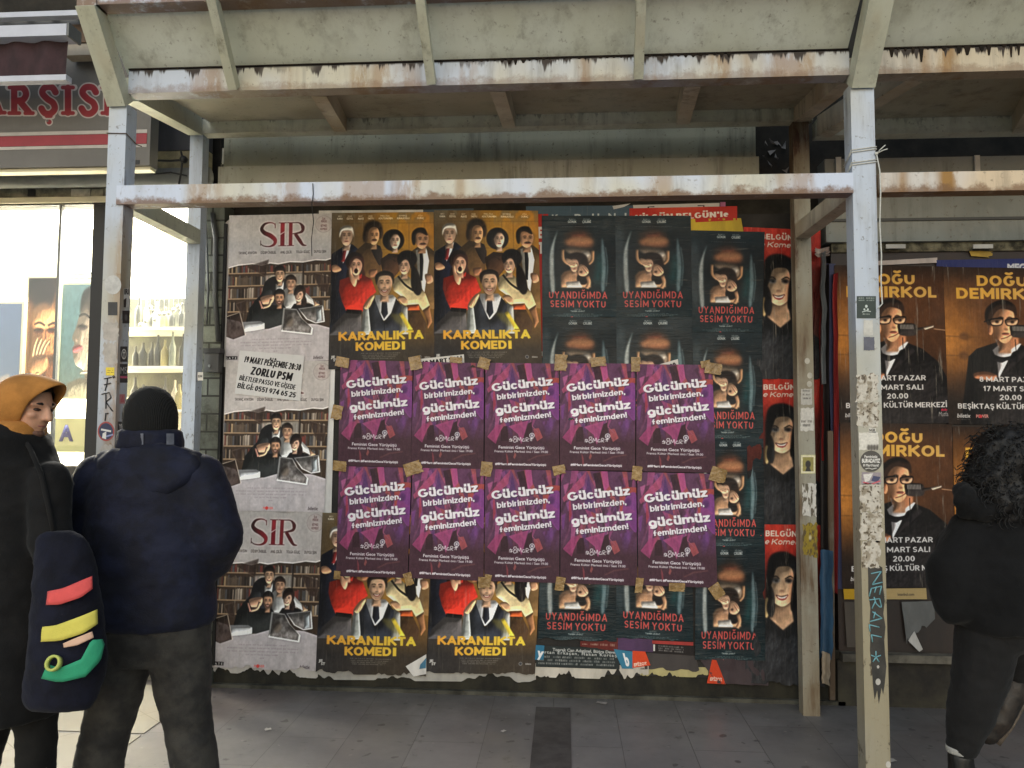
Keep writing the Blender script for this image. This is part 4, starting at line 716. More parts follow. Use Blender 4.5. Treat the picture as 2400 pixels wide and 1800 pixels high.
# ------------------------------------------------------------------ ground
def groundmat():
    m,nt,p=newmat('dark_stone_paving'); k=N(nt); v=k.pos()
    br=k.n('ShaderNodeTexBrick'); mp=k.n('ShaderNodeMapping'); mp.inputs['Rotation'].default_value=(0,0,math.pi/2); mp.inputs['Location'].default_value=(.17,.06,0); k.l(v,mp.inputs[0]); k.l(mp.outputs[0],br.inputs[0])
    br.offset=.5; br.inputs['Scale'].default_value=1; br.inputs['Brick Width'].default_value=.68; br.inputs['Row Height'].default_value=.345; br.inputs['Mortar Size'].default_value=.0016; br.inputs['Mortar Smooth'].default_value=.3
    br.inputs['Color1'].default_value=(*lin((130,127,124)),1); br.inputs['Color2'].default_value=(*lin((122,119,116)),1); br.inputs['Mortar'].default_value=(*lin((78,75,73)),1)
    n=k.noise(v,1.6,5,.6); st=k.noise(v,5,6,.7,(1,1,1)); fine=k.noise(v,90,3,.7)
    col=k.mix(k.ss(n,.35,.7,0,.45),br.outputs[0],lin((96,93,94))); col=k.mix(k.ss(k.noise(v,.55,3,.5),.5,.66,0,.5),col,lin((126,108,100)))
    col=k.mix(k.ss(st,.60,.72,0,.7),col,lin((58,55,54))); col=k.mix(k.ss(k.noise(v,9,5,.7,(1,2.5,1)),.63,.7,0,.75),col,lin((34,32,33))); col=k.mix(k.ss(fine,.6,.75,0,.35),col,lin((150,146,140)))
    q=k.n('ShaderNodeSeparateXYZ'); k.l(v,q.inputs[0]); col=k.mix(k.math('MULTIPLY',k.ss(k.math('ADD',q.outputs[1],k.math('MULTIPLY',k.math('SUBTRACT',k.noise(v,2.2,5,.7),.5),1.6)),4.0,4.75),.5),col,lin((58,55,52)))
    col=k.mix(k.ss(k.noise(v,13,2,.4,(1,1,1)),.70,.72,0,.6),col,lin((50,48,47)))
    col=k.mix(k.ss(k.noise(v,24,2,.4),.735,.75,0,.8),col,lin((140,136,130)))
    k.l(col,p.inputs['Base Color']); k.val(k.ss(n,.3,.7,.32,.6),p.inputs['Roughness']); k.l(k.bump(k.math('ADD',k.math('MULTIPLY',st,.5),k.math('MULTIPLY',br.outputs[1],-.8)),.5,.006),p.inputs['Normal']); return m
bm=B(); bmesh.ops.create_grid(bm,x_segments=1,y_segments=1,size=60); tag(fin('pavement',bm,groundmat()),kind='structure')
# darker drain slab strip running out from the wall
a,b_,c_,d_=gd(1258,1658),gd(1338,1655),gd(1338,1800),gd(1240,1800); x0,x1=(a.x+d_.x)/2,(b_.x+c_.x)/2
bm=B(); box(bm,x0,x1,2.2,min(a.y,4.5),-.02,.004); tag(fin('drain_slab',bm,plain('dark_drain_slab',(84,80,77),.7,.3,9,.4)),kind='structure')
# pale tiles in front of the shop
def tilemat():
    m,nt,p=newmat('pale_shop_tiles'); k=N(nt); v=k.pos(); br=k.n('ShaderNodeTexBrick'); mp=k.n('ShaderNodeMapping'); mp.inputs['Rotation'].default_value=(0,0,math.radians(38)); k.l(v,mp.inputs[0]); k.l(mp.outputs[0],br.inputs[0]); br.offset=0
    br.inputs['Scale'].default_value=1; br.inputs['Brick Width'].default_value=.62; br.inputs['Row Height'].default_value=.62; br.inputs['Mortar Size'].default_value=.002
    br.inputs['Color1'].default_value=(*lin((142,137,124)),1); br.inputs['Color2'].default_value=(*lin((134,129,117)),1); br.inputs['Mortar'].default_value=(*lin((96,90,78)),1)
    col=k.mix(k.ss(k.noise(v,3,5,.65),.4,.72,0,.5),br.outputs[0],lin((128,118,100))); k.l(col,p.inputs['Base Color']); p.inputs['Roughness'].default_value=.45; return m
TX=-2.14; bm=B(); ys=[1.5,3.02,3.87,4.62]
for y0,y1 in zip(ys,ys[1:]): box(bm,-9,TX,y0+.014,y1-.014,-.02,.005)
tag(fin('shop_tiles',bm,tilemat()),kind='structure')
# ------------------------------------------------------------------ building behind
bld=empty('building',(0,4.9,0),'sooty old building wall carrying the poster board and grey lintel','building')
PLINTH=plain('mossy_plinth',(48,45,34),.95,.5,7,.6,(1,1,.6),c2=(24,22,18))
bm=B(); box(bm,-2.16,6,4.74,5.1,0,6.5); fin('wall',bm,M['darkwall'],bld)
bm=B(); box(bm,-2.12,1.72,4.628,4.739,-.02,.3); fin('plinth',bm,PLINTH,bld,bev=.01)
bm=B(); box(bm,-2.125,1.6,4.60,4.66,-.02,.022); fin('foot_ledge',bm,plain('foot_ledge_stone',(82,80,70),.9,.5,6,.6,c2=(40,38,30)),bld,bev=.008)
LX=at(1774,400,4.6).x; zt=at(1000,388,4.6).z; zb=at(1000,452,4.6).z
bm=B(); box(bm,-2.15,LX,4.55,4.739,zb,zt); fin('lintel_ledge',bm,M['ledge'],bld,bev=.008)
bm=B(); box(bm,-2.15,LX,4.62,4.739,zt,zt+.55); fin('lintel',bm,M['concrete'],bld,bev=.006)
# pier of rough blocks between shop and board
def blockmat():
    m,nt,p=newmat('rough_block_pier'); k=N(nt); v=k.pos(); br=k.n('ShaderNodeTexBrick'); mp=k.n('ShaderNodeMapping'); mp.inputs['Rotation'].default_value=(math.pi/2,0,0); k.l(v,mp.inputs[0]); k.l(mp.outputs[0],br.inputs[0])
    br.inputs['Scale'].default_value=1; br.inputs['Brick Width'].default_value=.2; br.inputs['Row Height'].default_value=.11; br.inputs['Mortar Size'].default_value=.006
    br.inputs['Color1'].default_value=(*lin((116,118,106)),1); br.inputs['Color2'].default_value=(*lin((96,98,88)),1); br.inputs['Mortar'].default_value=(*lin((52,50,44)),1)
    col=k.mix(k.ss(k.noise(v,6,6,.7),.42,.66,0,.8),br.outputs[0],lin((60,58,48))); k.l(col,p.inputs['Base Color']); p.inputs['Roughness'].default_value=.9; k.l(k.bump(k.math('ADD',k.noise(v,30,4),k.math('MULTIPLY',br.outputs[1],-1)),.6,.01),p.inputs['Normal']); return m
pier_x0=at(474,800,4.6).x; bm=B(); box(bm,pier_x0,-2.125,4.6,4.739,0,3.0); fin('block_pier',bm,blockmat(),bld)
# dark recess with torn paper beside the lintel
bm=B()
for i in range(9):
    x=random.uniform(1790,1850); y=random.uniform(330,400); P=[at(x+random.uniform(-12,12),y+random.uniform(-10,10),4.735) for _ in range(4)]
    for q in P: q.y-=random.uniform(0,.03)
    bm.faces.new([bm.verts.new(q) for q in P])
fin('paper_shreds',bm,papergrey,bld)
# ------------------------------------------------------------------ poster boards
bx0,bx1=at(524,900,4.62).x,at(1926,900,4.62).x
pb=empty('poster_board',(0,4.66,.1),'wide timber board covered in layered theatre posters','board')
bm=B(); box(bm,bx0,bx1,4.6205,4.70,.13,2.86); fin('panel',bm,plain('paste_grimed_board',(46,42,38),.8,.5,5,.4,c2=(24,22,20)),pb,bev=.004)
bm=B(); box(bm,bx0-.018,bx0-.001,4.60,4.70,.13,2.84); fin('edge_batten',bm,plain('board_batten',(30,28,26),.8,.4,9,.3),pb)
bm=B(); box(bm,bx0-.034,bx0-.0195,4.61,4.66,.9,1.72); fin('orange_lath',bm,plain('orange_lath_wood',(176,124,56),.6,.3,9,.2,(6,6,.5)),pb)
# rags of old paper curling round the board's right edge
def rag(x,y0,y1,w,col,label,Y,nm='hanging_paper'):
    bm=B(); n=16; prev=None
    for i in range(n+1):
        y=y0+(y1-y0)*i/n; P=[]
        for j in range(5):
            q=at(x+w*(j/4-.5)+5*mnoise.noise((i*.35,x,0)),y,Y); q.y+=.035*math.sin(j/4*math.pi*1.2)+.012*mnoise.noise((j*.9,i*.4,x)); P.append(bm.verts.new(q))
        if prev:
            for j in range(4): bm.faces.new((prev[j],P[j],P[j+1],prev[j+1]))
        prev=P
    for f in bm.faces: f.smooth=True
    return tag(fin(nm,bm,plain(label[:20],col,.55,.35,8,.3,(3,3,.4)),None,True),label,'paper','old paper curling round the board edge')
rag(1932,620,1600,18,(40,34,34),'black curled paper strip at the right edge of the wide poster board',4.57)
rag(1918,680,1080,18,(150,40,38),'red curled paper strip just right of the rusty post',4.60)
rag(1936,1290,1545,26,(60,96,128),'blue paper strip hanging low beside the rusty post',4.54)
rag(1929,590,900,7,(150,156,160),'thin silvery paper strip by the top of the rusty post',4.55)
rag(1934,1530,1606,16,(196,182,162),'pale torn paper end at the pavement beside the rusty post',4.53)
rag(1958,640,1390,8,(176,60,60),'narrow red paper strip left of the brown microphone man posters',4.585)
rag(1926,580,600,30,(206,190,180),'small pale paper flap above the curled strips',4.55)
bm=B(); beam(bm,at(1945,1010,4.56),at(1950,1640,4.56),.02,.03); tag(fin('wooden_stake',bm,M['brownsteel']),'dark wooden stake between the two poster boards','stake')
rb=empty('panel_wall',(2.4,4.66,.3),'dark brown panelled shopfront carrying the brown posters','wall')
rx0=at(1952,900,4.64).x
bm=B(); box(bm,rx0,4.2,4.6305,4.70,.3,2.62); fin('panel',bm,plain('brown_panel',(52,38,32),.55,.4,4,.25,(1,1,.4),c2=(34,27,24)),rb)
bm=B(); box(bm,rx0,4.2,4.57,4.70,.255,.298); fin('sill',bm,plain('worn_sill',(110,104,92),.8,.5,9,.4),rb,bev=.006)
bm=B(); box(bm,rx0-.02,4.2,4.60,4.70,-.02,.253); fin('base',bm,plain('mossy_base',(62,58,46),.95,.55,4,.5,c2=(34,30,28)),rb)
z0,z1=at(2100,618,4.6).z,at(2100,575,4.6).z
bm=B(); box(bm,rx0,4.2,4.615,4.70,2.62,z1+.02); fin('rubble_strip',bm,plain('peeled_rubble',(128,120,96),.95,.6,16,1.,c2=(48,44,34)),rb)
zt2=at(2100,372,4.6).z
bm=B(); box(bm,at(1935,450,4.58).x,4.2,4.585,4.72,z1+.02,zt2); fin('shutter_box',bm,painted('shutter_box_grey',(134,136,130),(120,122,116),.7,.05),rb,bev=.006)
bm=B(); box(bm,at(1935,450,4.58).x,4.2,4.572,4.584,z1+.14,z1+.155); fin('shutter_seam',bm,M['darkgrey'],rb)
for x,y in ((1965,378),(2290,374)):
    q=at(x,y+10,4.57); bm=B(); box(bm,q.x-.015,q.x+.015,4.565,4.572,q.z-.05,q.z+.05)
    tag(fin('shutter_label',bm,paperwhite),'small white tag on the grey shutter box '+('near the rusty post' if x<2100 else 'right of the front post'),'tag')
for x,y,n in ((2100,577,'left'),(2305,577,'right')):
    q=at(x,y,4.57); bm=B(); box(bm,q.x-.055,q.x+.055,4.572,4.580,q.z-.012,q.z+.012); tag(fin('name_label',bm,paperwhite),f'{n} small white name label on the rubble strip','label')
# ------------------------------------------------------------------ sidewalk canopy
F0,F1=3.55,3.64; K0,K1=4.42,4.50
def X(px,py,Y): return at(px,py,Y).x
cp=empty('sidewalk_canopy',(-.4,4,0),'rusty white steel sidewalk canopy with sloped hood over the posters','canopy')
lx0,lx1=-2.24,-2.15; rx_0,rx_1=1.315,1.42; ZB=3.205; ZT=3.32
ZK=at(277,244,F0).z
def part(n,bm,mat,bev=.005): return fin(n,bm,mat,cp,bev=bev)
bm=B(); box(bm,lx0,lx1,F0,F1,0,ZK); part('front_post',bm,M['post'],.008)
bm=B(); box(bm,rx_0,rx_1,F0,F1,0,ZK+.01); part('front_post',bm,M['post'],.008)
bm=B(); box(bm,lx0-.03,lx1-.04,K0,K1,0,3.34); part('back_post',bm,M['post'],.006)
bm=B(); box(bm,1.31,1.40,K0,K1,0,3.34); part('back_post',bm,M['oldpost'],.006)
# front top beams, bars, back beams
XR=4.6
bm=B(); box(bm,lx1+.001,rx_0-.001,F0+.004,F1-.006,ZB,ZT); part('front_beam',bm,M['beam'])
bm=B(); box(bm,rx_1+.001,XR,F0+.004,F1-.006,ZB,ZT); part('front_beam',bm,painted('rusted_beam_paint',(206,200,188),(204,192,168),.6,.8,.5,1.3))
bm=B(); box(bm,lx1-.03,rx_0-.001,F0-.012,F1-.02,2.645,2.738); part('lower_bar',bm,M['white'])
bm=B(); box(bm,rx_1+.012,XR,F0-.012,F1-.02,2.645,2.735); part('lower_bar',bm,painted('rusty_bar_paint',(206,202,196),(210,190,160),.5,1.,.8,0))
bm=B(); box(bm,lx1-.1,1.42,K0-.012,K1-.012,3.342,3.432); part('back_beam',bm,M['backbeam'])
bm=B(); box(bm,1.44,XR-1.4,K0-.012,K1-.012,3.25,3.345); part('back_beam',bm,M['backbeam'])
# deck sheets: left bay rises towards the wall
bm=B(); hexa(bm,[(lx1,F1-.01,3.315),(rx_0,F1-.01,3.315),(rx_0,K1,3.425),(lx1,K1,3.425),(lx1,F1-.01,3.335),(rx_0,F1-.01,3.335),(rx_0,K1,3.445),(lx1,K1,3.445)]); part('deck_sheet',bm,M['soffit'],0)
bm=B(); hexa(bm,[(rx_1+.2,F1-.01,3.315),(XR,F1-.01,3.315),(XR,K1,3.345),(rx_1+.2,K1,3.345),(rx_1+.2,F1-.01,3.335),(XR,F1-.01,3.335),(XR,K1,3.365),(rx_1+.2,K1,3.365)]); part('deck_sheet',bm,M['soffit'],0)
# side beams and joists (front end, back end)
def joist(xa,xb,w=.075,n='joist',mat='joist',za=ZB+.058,zb=3.392,h=.115,ya=F1-.005,yb=K0-.013): bm=B(); beam(bm,(xa,ya,za),(xb,yb,zb),w,h); part(n,bm,M[mat],.004)
joist(-2.19,-2.235,.085,'side_beam','cream'); joist(rx_0+.03,1.355,.085,'side_beam','joist')
for (a,b) in (((747,222),(799,316)),((1166,209),(1194,309)),((1623,193),(1600,298))): joist(X(*a,F1),X(*b,K0))
joist(X(2143,174,F1),X(1930,342,K0),.085,'side_beam','joist',zb=3.30)
joist(X(2470,170,F1),X(2390,330,K0),.085,'side_beam','joist',zb=3.30)
# lower side bars from the bar to the back posts
bm=B(); beam(bm,(lx1-.045,F1-.02,2.69),(lx0+.015,K0-.001,2.69+.02),.075,.085); part('side_bar',bm,M['cream'],.004)
bm=B(); beam(bm,(rx_0+.045,F1-.02,2.69),(1.352,K0-.001,2.70),.075,.085); part('side_bar',bm,M['joist'],.004)
# sloped hood
HT=atX(205,17,-2.195); HB=Vector((0,F0,ZK)); sl_=(HT.z-HB.z)/(HB.y-HT.y); HTy,HTz=HT.y,HT.z
print('hood',HTy,HTz)
def hp(x,t,off=0): # t 0 at kink, 1 at the upper edge; off pushes towards the street
    d=Vector((0,HTy-F0,HTz-ZK)); n=Vector((0,-d.z,d.y)).normalized()
    if n.y>0: n=-n
    return Vector((x,F0,ZK))+d*t+n*off
for xc,w in (((lx0+lx1)/2,.092),((rx_0+rx_1)/2,.105)):
    bm=B(); beam(bm,hp(xc,0,-.02)-Vector((0,0,.006)),hp(xc,1.02,-.02),w,.08,(0,1,0)); part('hood_post',bm,M['cream'],.006)
    bm=B(); box(bm,xc-w/2,xc+w/2,HTy-.01,HTy+.08,HTz+.001,HTz+.5); part('hood_post',bm,M['white'],.006)
for x0,x1 in ((lx1,rx_0),(rx_1,XR)):
    ty=.2; x0-=.03; a0,a1=hp(x0,ty,-.075),hp(x1,ty,-.075); b0,b1=hp(x0,1.03,-.075),hp(x1,1.03,-.075); th=Vector((0,.004,.008))
    a0.y=a1.y=F0+.045; a0.z=a1.z=ZT+.001
    b0.y=b1.y=HTy+.055
    bm=B(); hexa(bm,[a0,a1,b1,b0,a0+th,a1+th,b1+th,b0+th]); part('hood_sheet',bm,M['hood'],0)
    x0+=.03; bm=B()
    for i in range(int((x1-x0)*30)-2):
        xa=x0+.04+i/30; h=.004+.05*max(0,mnoise.noise((xa*6,3.1,0)))**1.5*(2.2 if x0>1 else 1)+(.03 if x0>1 and random.random()<.4 else 0); w_=random.uniform(.012,.03)
        if x0<1 and mnoise.noise((xa*1.9,7.7,0))<.12: continue
        if x0>1: h*=random.uniform(.4,1.3)
        hexa(bm,[(xa+w_*.3,F0+.0005,ZT-h),(xa+w_*.6,F0+.0005,ZT-h),(xa+w_*.6,F0+.0045,ZT-h),(xa+w_*.3,F0+.0045,ZT-h),(xa,F0-.0005,ZT+.003),(xa+w_,F0-.0005,ZT+.003),(xa+w_,F0+.0045,ZT+.003),(xa,F0+.0045,ZT+.003)])
    box(bm,x0+.001,x1-.001,F0-.001,F0+.05,ZT+.0035,ZT+.009)
    part('grime_seam',bm,plain('black_grime',(38,28,18),.95,.5,30,.5),0)
    bm=B(); box(bm,x0+.001,x1-.001,HTy+.0,HTy+.085,HTz+.012,HTz+.13); part('hood_top_beam',bm,M['white'])
    bm=B(); box(bm,x0+.001,x1-.001,HTy+.03,HTy+.05,HTz+.131,HTz+.9); part('hood_fascia',bm,M['hood'],0)
def ribx(px,py):
    return atX(px,py,0)
for (tx,ty_),(bx,by) in (((503,20),(549,209)),((986,0),(1012,190)),((1502,0),(1496,183))):
    P0=at(bx,by,F0-.012); 
    # find the rib's top on the hood line
    best=min((abs((at(tx,ty_,y).z)-(ZK+(F0-y)*sl_))+0*y,y) for y in [HTy+.01*i for i in range(40)])[1]; P1=at(tx,ty_,best)
    t1=(P1.z-ZK)/(HTz-ZK); bm=B(); q0=Vector((P0.x,F0-.013,ZB+.005)); q1=hp(P1.x,t1,.0)
    beam(bm,q0,q1+(q1-q0)*.35,.042,.05,(0,1,0)); part('hood_rib',bm,M['cream'],.003)
# plates of bolts at joints
# ------------------------------------------------------------------ string tied to the front post
bm=B()
for zpx,dx in ((352,0),(382,4)):
    z=at(2022,zpx,F0).z; pts=[(lx,ly,lz) for lx,ly,lz in ((rx_0-.004,F1,z-.05),(rx_0-.004,F0-.004,z-.01),(rx_1+.003,F0-.004,z+.003),(rx_1+.003,F1,z-.005))]
    tube(bm,pts,.0028,6); tube(bm,[(p[0],p[1],p[2]+.011) for p in pts],.0026,6)
k0=at(2054,360,F0-.006); hang=[k0,at(2062,400,F0-.01),at(2064,450,F0-.02),at(2062,525,F0-.02),at(2066,600,F0-.02),at(2065,660,F0-.02),at(2068,712,F0-.02),at(2062,718,F0-.02),at(2058,724,F0-.02)]
tube(bm,hang,.003,6); tube(bm,[k0,at(2066,348,F0-.02),at(2075,340,F0-.02)],.0025,6); tube(bm,[k0,at(2070,352,F0-.02),at(2080,349,F0-.02)],.0022,6); bmesh.ops.create_icosphere(bm,subdivisions=2,radius=.008,matrix=Matrix.Translation(k0))
tag(fin('string',bm,M['string'],None,True),'white string knotted round the graffitied front post with a dangling end','string')
# thin wire round left front post
bm=B(); z=at(277,314,F0).z; tube(bm,[(lx0-.004,F1,z),(lx0-.004,F0-.004,z+.004),(lx1+.004,F0-.004,z),(lx1+.004,F1,z-.02),(lx1+.03,F1,z-.03)],.003,6); tag(fin('wire',bm,M['brownsteel'],None,True),'rusty wire loop round the left front post','wire')
bm=B(); tube(bm,[at(733,430,F0-.018),at(734,455,F0-.016),at(731,480,F0-.018),at(735,520,F0-.02),at(730,560,4.4),at(731,600,4.59)],.0022,5); tag(fin('cord',bm,M['darkwall'],None,True),'thin dark cord hanging over the lower bar onto the SIR poster','cord')
# cables and meter box by the pier
bm=B(); tube(bm,[at(476,340,4.55),at(474,420,4.55),at(484,560,4.55),at(488,680,4.56),at(484,760,4.57)],.007,7); tube(bm,[at(498,500,4.58),at(506,560,4.58),at(504,700,4.58),at(512,800,4.58)],.016,8); tag(fin('cable',bm,M['darkgrey'],None,True),'dark grimy cables down the block pier left of the posters','cable')
mb=empty('meter_box',at(494,850,4.56),'dark metal meter box on the block pier','box'); q0,q1=at(479,828,4.54),at(511,872,4.54)
bm=B(); box(bm,q0.x,q1.x,4.54,4.6,q1.z,q0.z); fin('case',bm,M['darkgrey'],mb,bev=.006)
bm=B(); box(bm,q0.x-.005,q1.x+.01,4.53,4.6,q0.z+.001,q0.z+.03); fin('cap',bm,M['black'],mb,bev=.004)
bm=B(); bmesh.ops.create_cone(bm,cap_ends=True,segments=14,radius1=.008,radius2=.008,depth=.01,matrix=Matrix.Translation(((q0.x*.6+q1.x*.4),4.537,(q0.z+q1.z)/2-.02))@Matrix.Rotation(math.pi/2,4,'X')); fin('lock',bm,M['grey'],mb)

# litter on the paving
for px,py,w,d,r,l in ((929,1618,.035,.012,.1,'white paper scrap on the paving under the lower comedy posters'),(628,1712,.016,.012,.6,'tiny pale paper crumb on the paving near the man in the beanie'),(1410,1650,.03,.014,-.4,'crumpled grey paper scrap by the wall foot right of the drain slab'),(1180,1716,.014,.01,.9,'tiny white crumb on the paving left of the drain slab'),(2090,1785,.02,.015,.3,'white paper crumb at the foot of the front post')):
    q=gd(px,py); bm=B(); vs=[]
    for i in range(4):
        for j in range(3):
            vs.append(bm.verts.new((q.x+(i/3-.5)*w*2*math.cos(r)-(j/2-.5)*d*2*math.sin(r),q.y+(i/3-.5)*w*2*math.sin(r)+(j/2-.5)*d*2*math.cos(r),.006+.008*abs(mnoise.noise((i*1.3,j*1.7,px))))))
    for i in range(3):
        for j in range(2): bm.faces.new((vs[i*3+j],vs[i*3+3+j],vs[i*3+4+j],vs[i*3+1+j]))
    tag(fin('paper_scrap',bm,paperwhite if 'grey' not in l else papergrey,None,True),l,'litter')
# ------------------------------------------------------------------ shop on the left
GY=4.78
def emis(name,c,s):
    m,nt,p=newmat(name); p.inputs['Base Color'].default_value=(*lin(c),1); p.inputs['Emission Color'].default_value=(*lin(c),1); p.inputs['Emission Strength'].default_value=s; return m
sh=empty('shop',(-3.2,5.2,0),'brightly lit shop with a tall glass front','shop')
WHT=plain('shop_white',(226,222,206),.6,.05,3,.05); 
sx0,sx1=-5.2,pier_x0-.002; st=at(100,485,GY).z; ssill=at(150,1091,GY).z; fx0,fx1=X(214,800,GY),X(246,800,GY)
def sp(n,bm,mat,bev=0,par=None): return fin(n,bm,mat,par or sh,bev=bev)
bm=B(); box(bm,sx0,sx1+.4,6.6,6.7,0,3.4); sp('back_wall',bm,WHT)
bm=B(); box(bm,sx0-.1,sx0,4.8,6.7,0,3.4); box(bm,sx1+.02,sx1+.12,5.11,6.6,0,3.4); sp('side_wall',bm,WHT)
bm=B(); box(bm,sx0,sx1+.4,4.8,6.7,3.3,3.4); sp('ceiling',bm,WHT)
bm=B(); box(bm,sx0,sx1+.01,4.82,6.6,.1,.16); sp('floor',bm,plain('shop_floor',(190,180,160),.4,.1,3,.05))
bm=B(); box(bm,sx0,fx0-.002,4.74,4.9,.0,ssill); sp('stall_riser',bm,plain('glossy_dark_riser',(34,34,34),.25,.5,6,.1,(1,1,1),c2=(64,62,58)))
bm=B(); box(bm,fx0,sx1,4.70,4.95,.0,.2); sp('threshold',bm,plain('stone_threshold',(120,114,100),.85,.4,14,.5),.006)
for x0,x1 in ((fx0,fx1),(sx1-.05,sx1)):
    bm=B(); box(bm,x0,x1,4.75,4.84,.2,st); sp('frame_post',bm,M['black'],.004)
bm=B(); box(bm,sx0,sx1,4.74,4.86,st,st+.03); sp('frame_head',bm,M['black'],.004)
bm=B(); box(bm,X(134,700,GY),X(140,700,GY),4.765,4.79,ssill,st); sp('glass_seam',bm,M['grey'])
def glass():
    m,nt,p=newmat('shop_glass'); k=N(nt); nt.nodes.remove(p); tr=k.n('ShaderNodeBsdfTransparent'); gl=k.n('ShaderNodeBsdfGlossy'); gl.inputs['Roughness'].default_value=.02; fr=k.n('ShaderNodeLayerWeight'); fr.inputs[0].default_value=.5; mx=k.n('ShaderNodeMixShader')
    k.l(k.math('ADD',k.math('MULTIPLY',k.math('POWER',fr.outputs['Facing'],4.),.5),.03),mx.inputs[0]); k.l(tr.outputs[0],mx.inputs[1]); k.l(gl.outputs[0],mx.inputs[2]); k.l(mx.outputs[0],nt.nodes['Material Output'].inputs[0]); return m
GL=glass()
bm=B(); box(bm,sx0,fx0,GY-.004,GY+.004,ssill,st); w_=sp('window_pane',bm,GL)
bm=B(); box(bm,fx1,sx1-.05,GY-.004,GY+.004,.2,st); sp('window_pane',bm,GL)
LED=emis('led_panel',(255,252,240),11)
for i,(x,y) in enumerate(((-4.6,5.2),(-3.7,5.2),(-2.75,5.15),(-4.2,6.0),(-3.2,6.0))):
    bm=B(); box(bm,x-.3,x+.3,y-.25,y+.25,3.27,3.296); tag(sp('ceiling_light',bm,LED),None)
    ld=bpy.data.lights.new('ceiling_lamp','AREA'); ld.shape='RECTANGLE'; ld.size=.6; ld.size_y=.5; ld.energy=140; ld.color=(1,.97,.89); lo=bpy.data.objects.new('ceiling_lamp',ld); COL.objects.link(lo); lo.location=(x,y,3.26); lo.parent=sh; lo.matrix_parent_inverse=Matrix.Translation(-sh.location)
# upper shopfront: fascia behind sign, shutter roller, label strip, light strip
fy=4.72
z=lambda py,Y=fy: at(100,py,Y).z
bm=B(); box(bm,sx0,sx1,fy+.06,4.9,st+.03,5.2); sp('fascia',bm,M['darkwall'])
bm=B(); box(bm,sx0,sx1,fy,fy+.05,z(475),z(462)); sp('light_strip',bm,plain('pale_trim',(214,208,180),.5,.1,3,.05))
bm=B(); box(bm,sx0,sx1,fy+.02,fy+.06,z(461),z(438)); sp('trim_panel',bm,plain('grimy_trim',(150,144,120),.7,.5,11,.3))
bm=B(); zc=z(420,4.66); tube(bm,[(sx0,4.66,zc),(sx1-.01,4.66,zc)],.055,20); r_=sp('roller',bm,M['grey']); r_.data.polygons.foreach_set('use_smooth',[True]*len(r_.data.polygons))
for i,(x0,x1,c) in enumerate(((62,78,(40,38,34)),(164,208,(196,190,170)),(212,238,(170,164,140)))):
    bm=B(); q=at(x0,442,fy); q2=at(x1,458,fy); box(bm,q.x,q2.x,fy+.012,fy+.019,q2.z,q.z); sp('trim_label',bm,plain('trim_label',c,.7,.3,20,.1))
# upper bay right of the sign: dark blue grey fascia with cables
bm=B(); box(bm,X(350,300,4.66),sx1-.02,4.64,4.71,at(400,352,4.64).z,at(400,250,4.64).z); sp('upper_fascia',bm,plain('blue_grey_fascia',(74,76,84),.6,.3,4,.1,(1,1,.3)))
bm=B(); box(bm,X(350,380,4.66),sx1-.02,4.64,4.71,at(400,400,4.64).z,at(400,354,4.64).z); sp('cream_fascia',bm,plain('cream_fascia',(170,160,128),.7,.4,7,.2))
bm=B(); tube(bm,[at(362,376,4.6),at(400,377,4.6),at(440,374,4.6)],.007,6); tube(bm,[at(424,355,4.58),at(428,372,4.58),at(425,400,4.58),at(418,440,4.58)],.006,6); tube(bm,[at(362,408,4.6),at(400,404,4.6),at(438,412,4.6)],.005,6); bmesh.ops.create_icosphere(bm,subdivisions=2,radius=.025,matrix=Matrix.Translation(at(430,374,4.58))); tag(fin('cable',bm,M['black'],None,True),'black cable joint hanging right of the shop sign','cable')
# ------------------------------------------------------------------ sign
SY=4.30; sg=empty('shop_sign',at(150,290,SY),'grey shop sign with red slab letters and a red stripe','sign')
q0,q1=at(-420,135,SY),at(350,387,SY); sxr=q1.x
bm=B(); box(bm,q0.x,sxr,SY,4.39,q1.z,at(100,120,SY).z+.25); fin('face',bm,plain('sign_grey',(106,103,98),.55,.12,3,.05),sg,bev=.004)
bm=B(); box(bm,q0.x,sxr-.005,SY+.02,4.38,q1.z-.02,q1.z-.001); fin('lower_lip',bm,plain('sign_lip',(214,206,176),.5,.1,4,.05),sg)
for n,a,b,c in (('white_line',308,316,(186,180,172)),('red_stripe',317,341,(150,36,48)),('white_line',342,349,(186,180,172))):
    bm=B(); za,zb=at(150,a,SY).z,at(150,b,SY).z; box(bm,q0.x,sxr-.02-(.0),SY-.003,SY-.0005,zb,za); fin(n,bm,plain(n,c,.5,.15,5,.05),sg)
def letters(name,s,px0,px1,ytop,ybase,Y,mat,par,th=.006,off=.05,out=0.):
    cu=bpy.data.curves.new(name,'FONT'); cu.body=s; cu.size=1; cu.offset=off+out; cu.extrude=.0; cu.resolution_u=4
    o=bpy.data.objects.new(name,cu); COL.objects.link(o); dg=bpy.context.evaluated_depsgraph_get(); me=bpy.data.meshes.new_from_object(o.evaluated_get(dg)); bpy.data.objects.remove(o)
    g=glyphs(s,off); mn,mx=min(g[:,0].min(),g[:,2].min()),max(g[:,0].max(),g[:,2].max()); A,Bq=at(px0,ybase,Y),at(px1,ybase,Y); H=at(px0,ytop,Y).z-A.z
    for v in me.vertices: v.co=Vector((A.x+(v.co.x-mn)/(mx-mn)*(Bq.x-A.x),Y-v.co.z,A.z+v.co.y/CAP*H))
    bm=bmesh.new(); bm.from_mesh(me); r=bmesh.ops.extrude_face_region(bm,geom=bm.faces[:]); bmesh.ops.translate(bm,vec=(0,-th,0),verts=[e for e in r['geom'] if isinstance(e,bmesh.types.BMVert)])
    return fin(name,bm,mat,par)
c=Cv(420,130,(-60,192,270,304)); c.a[:]=(104,101,96)
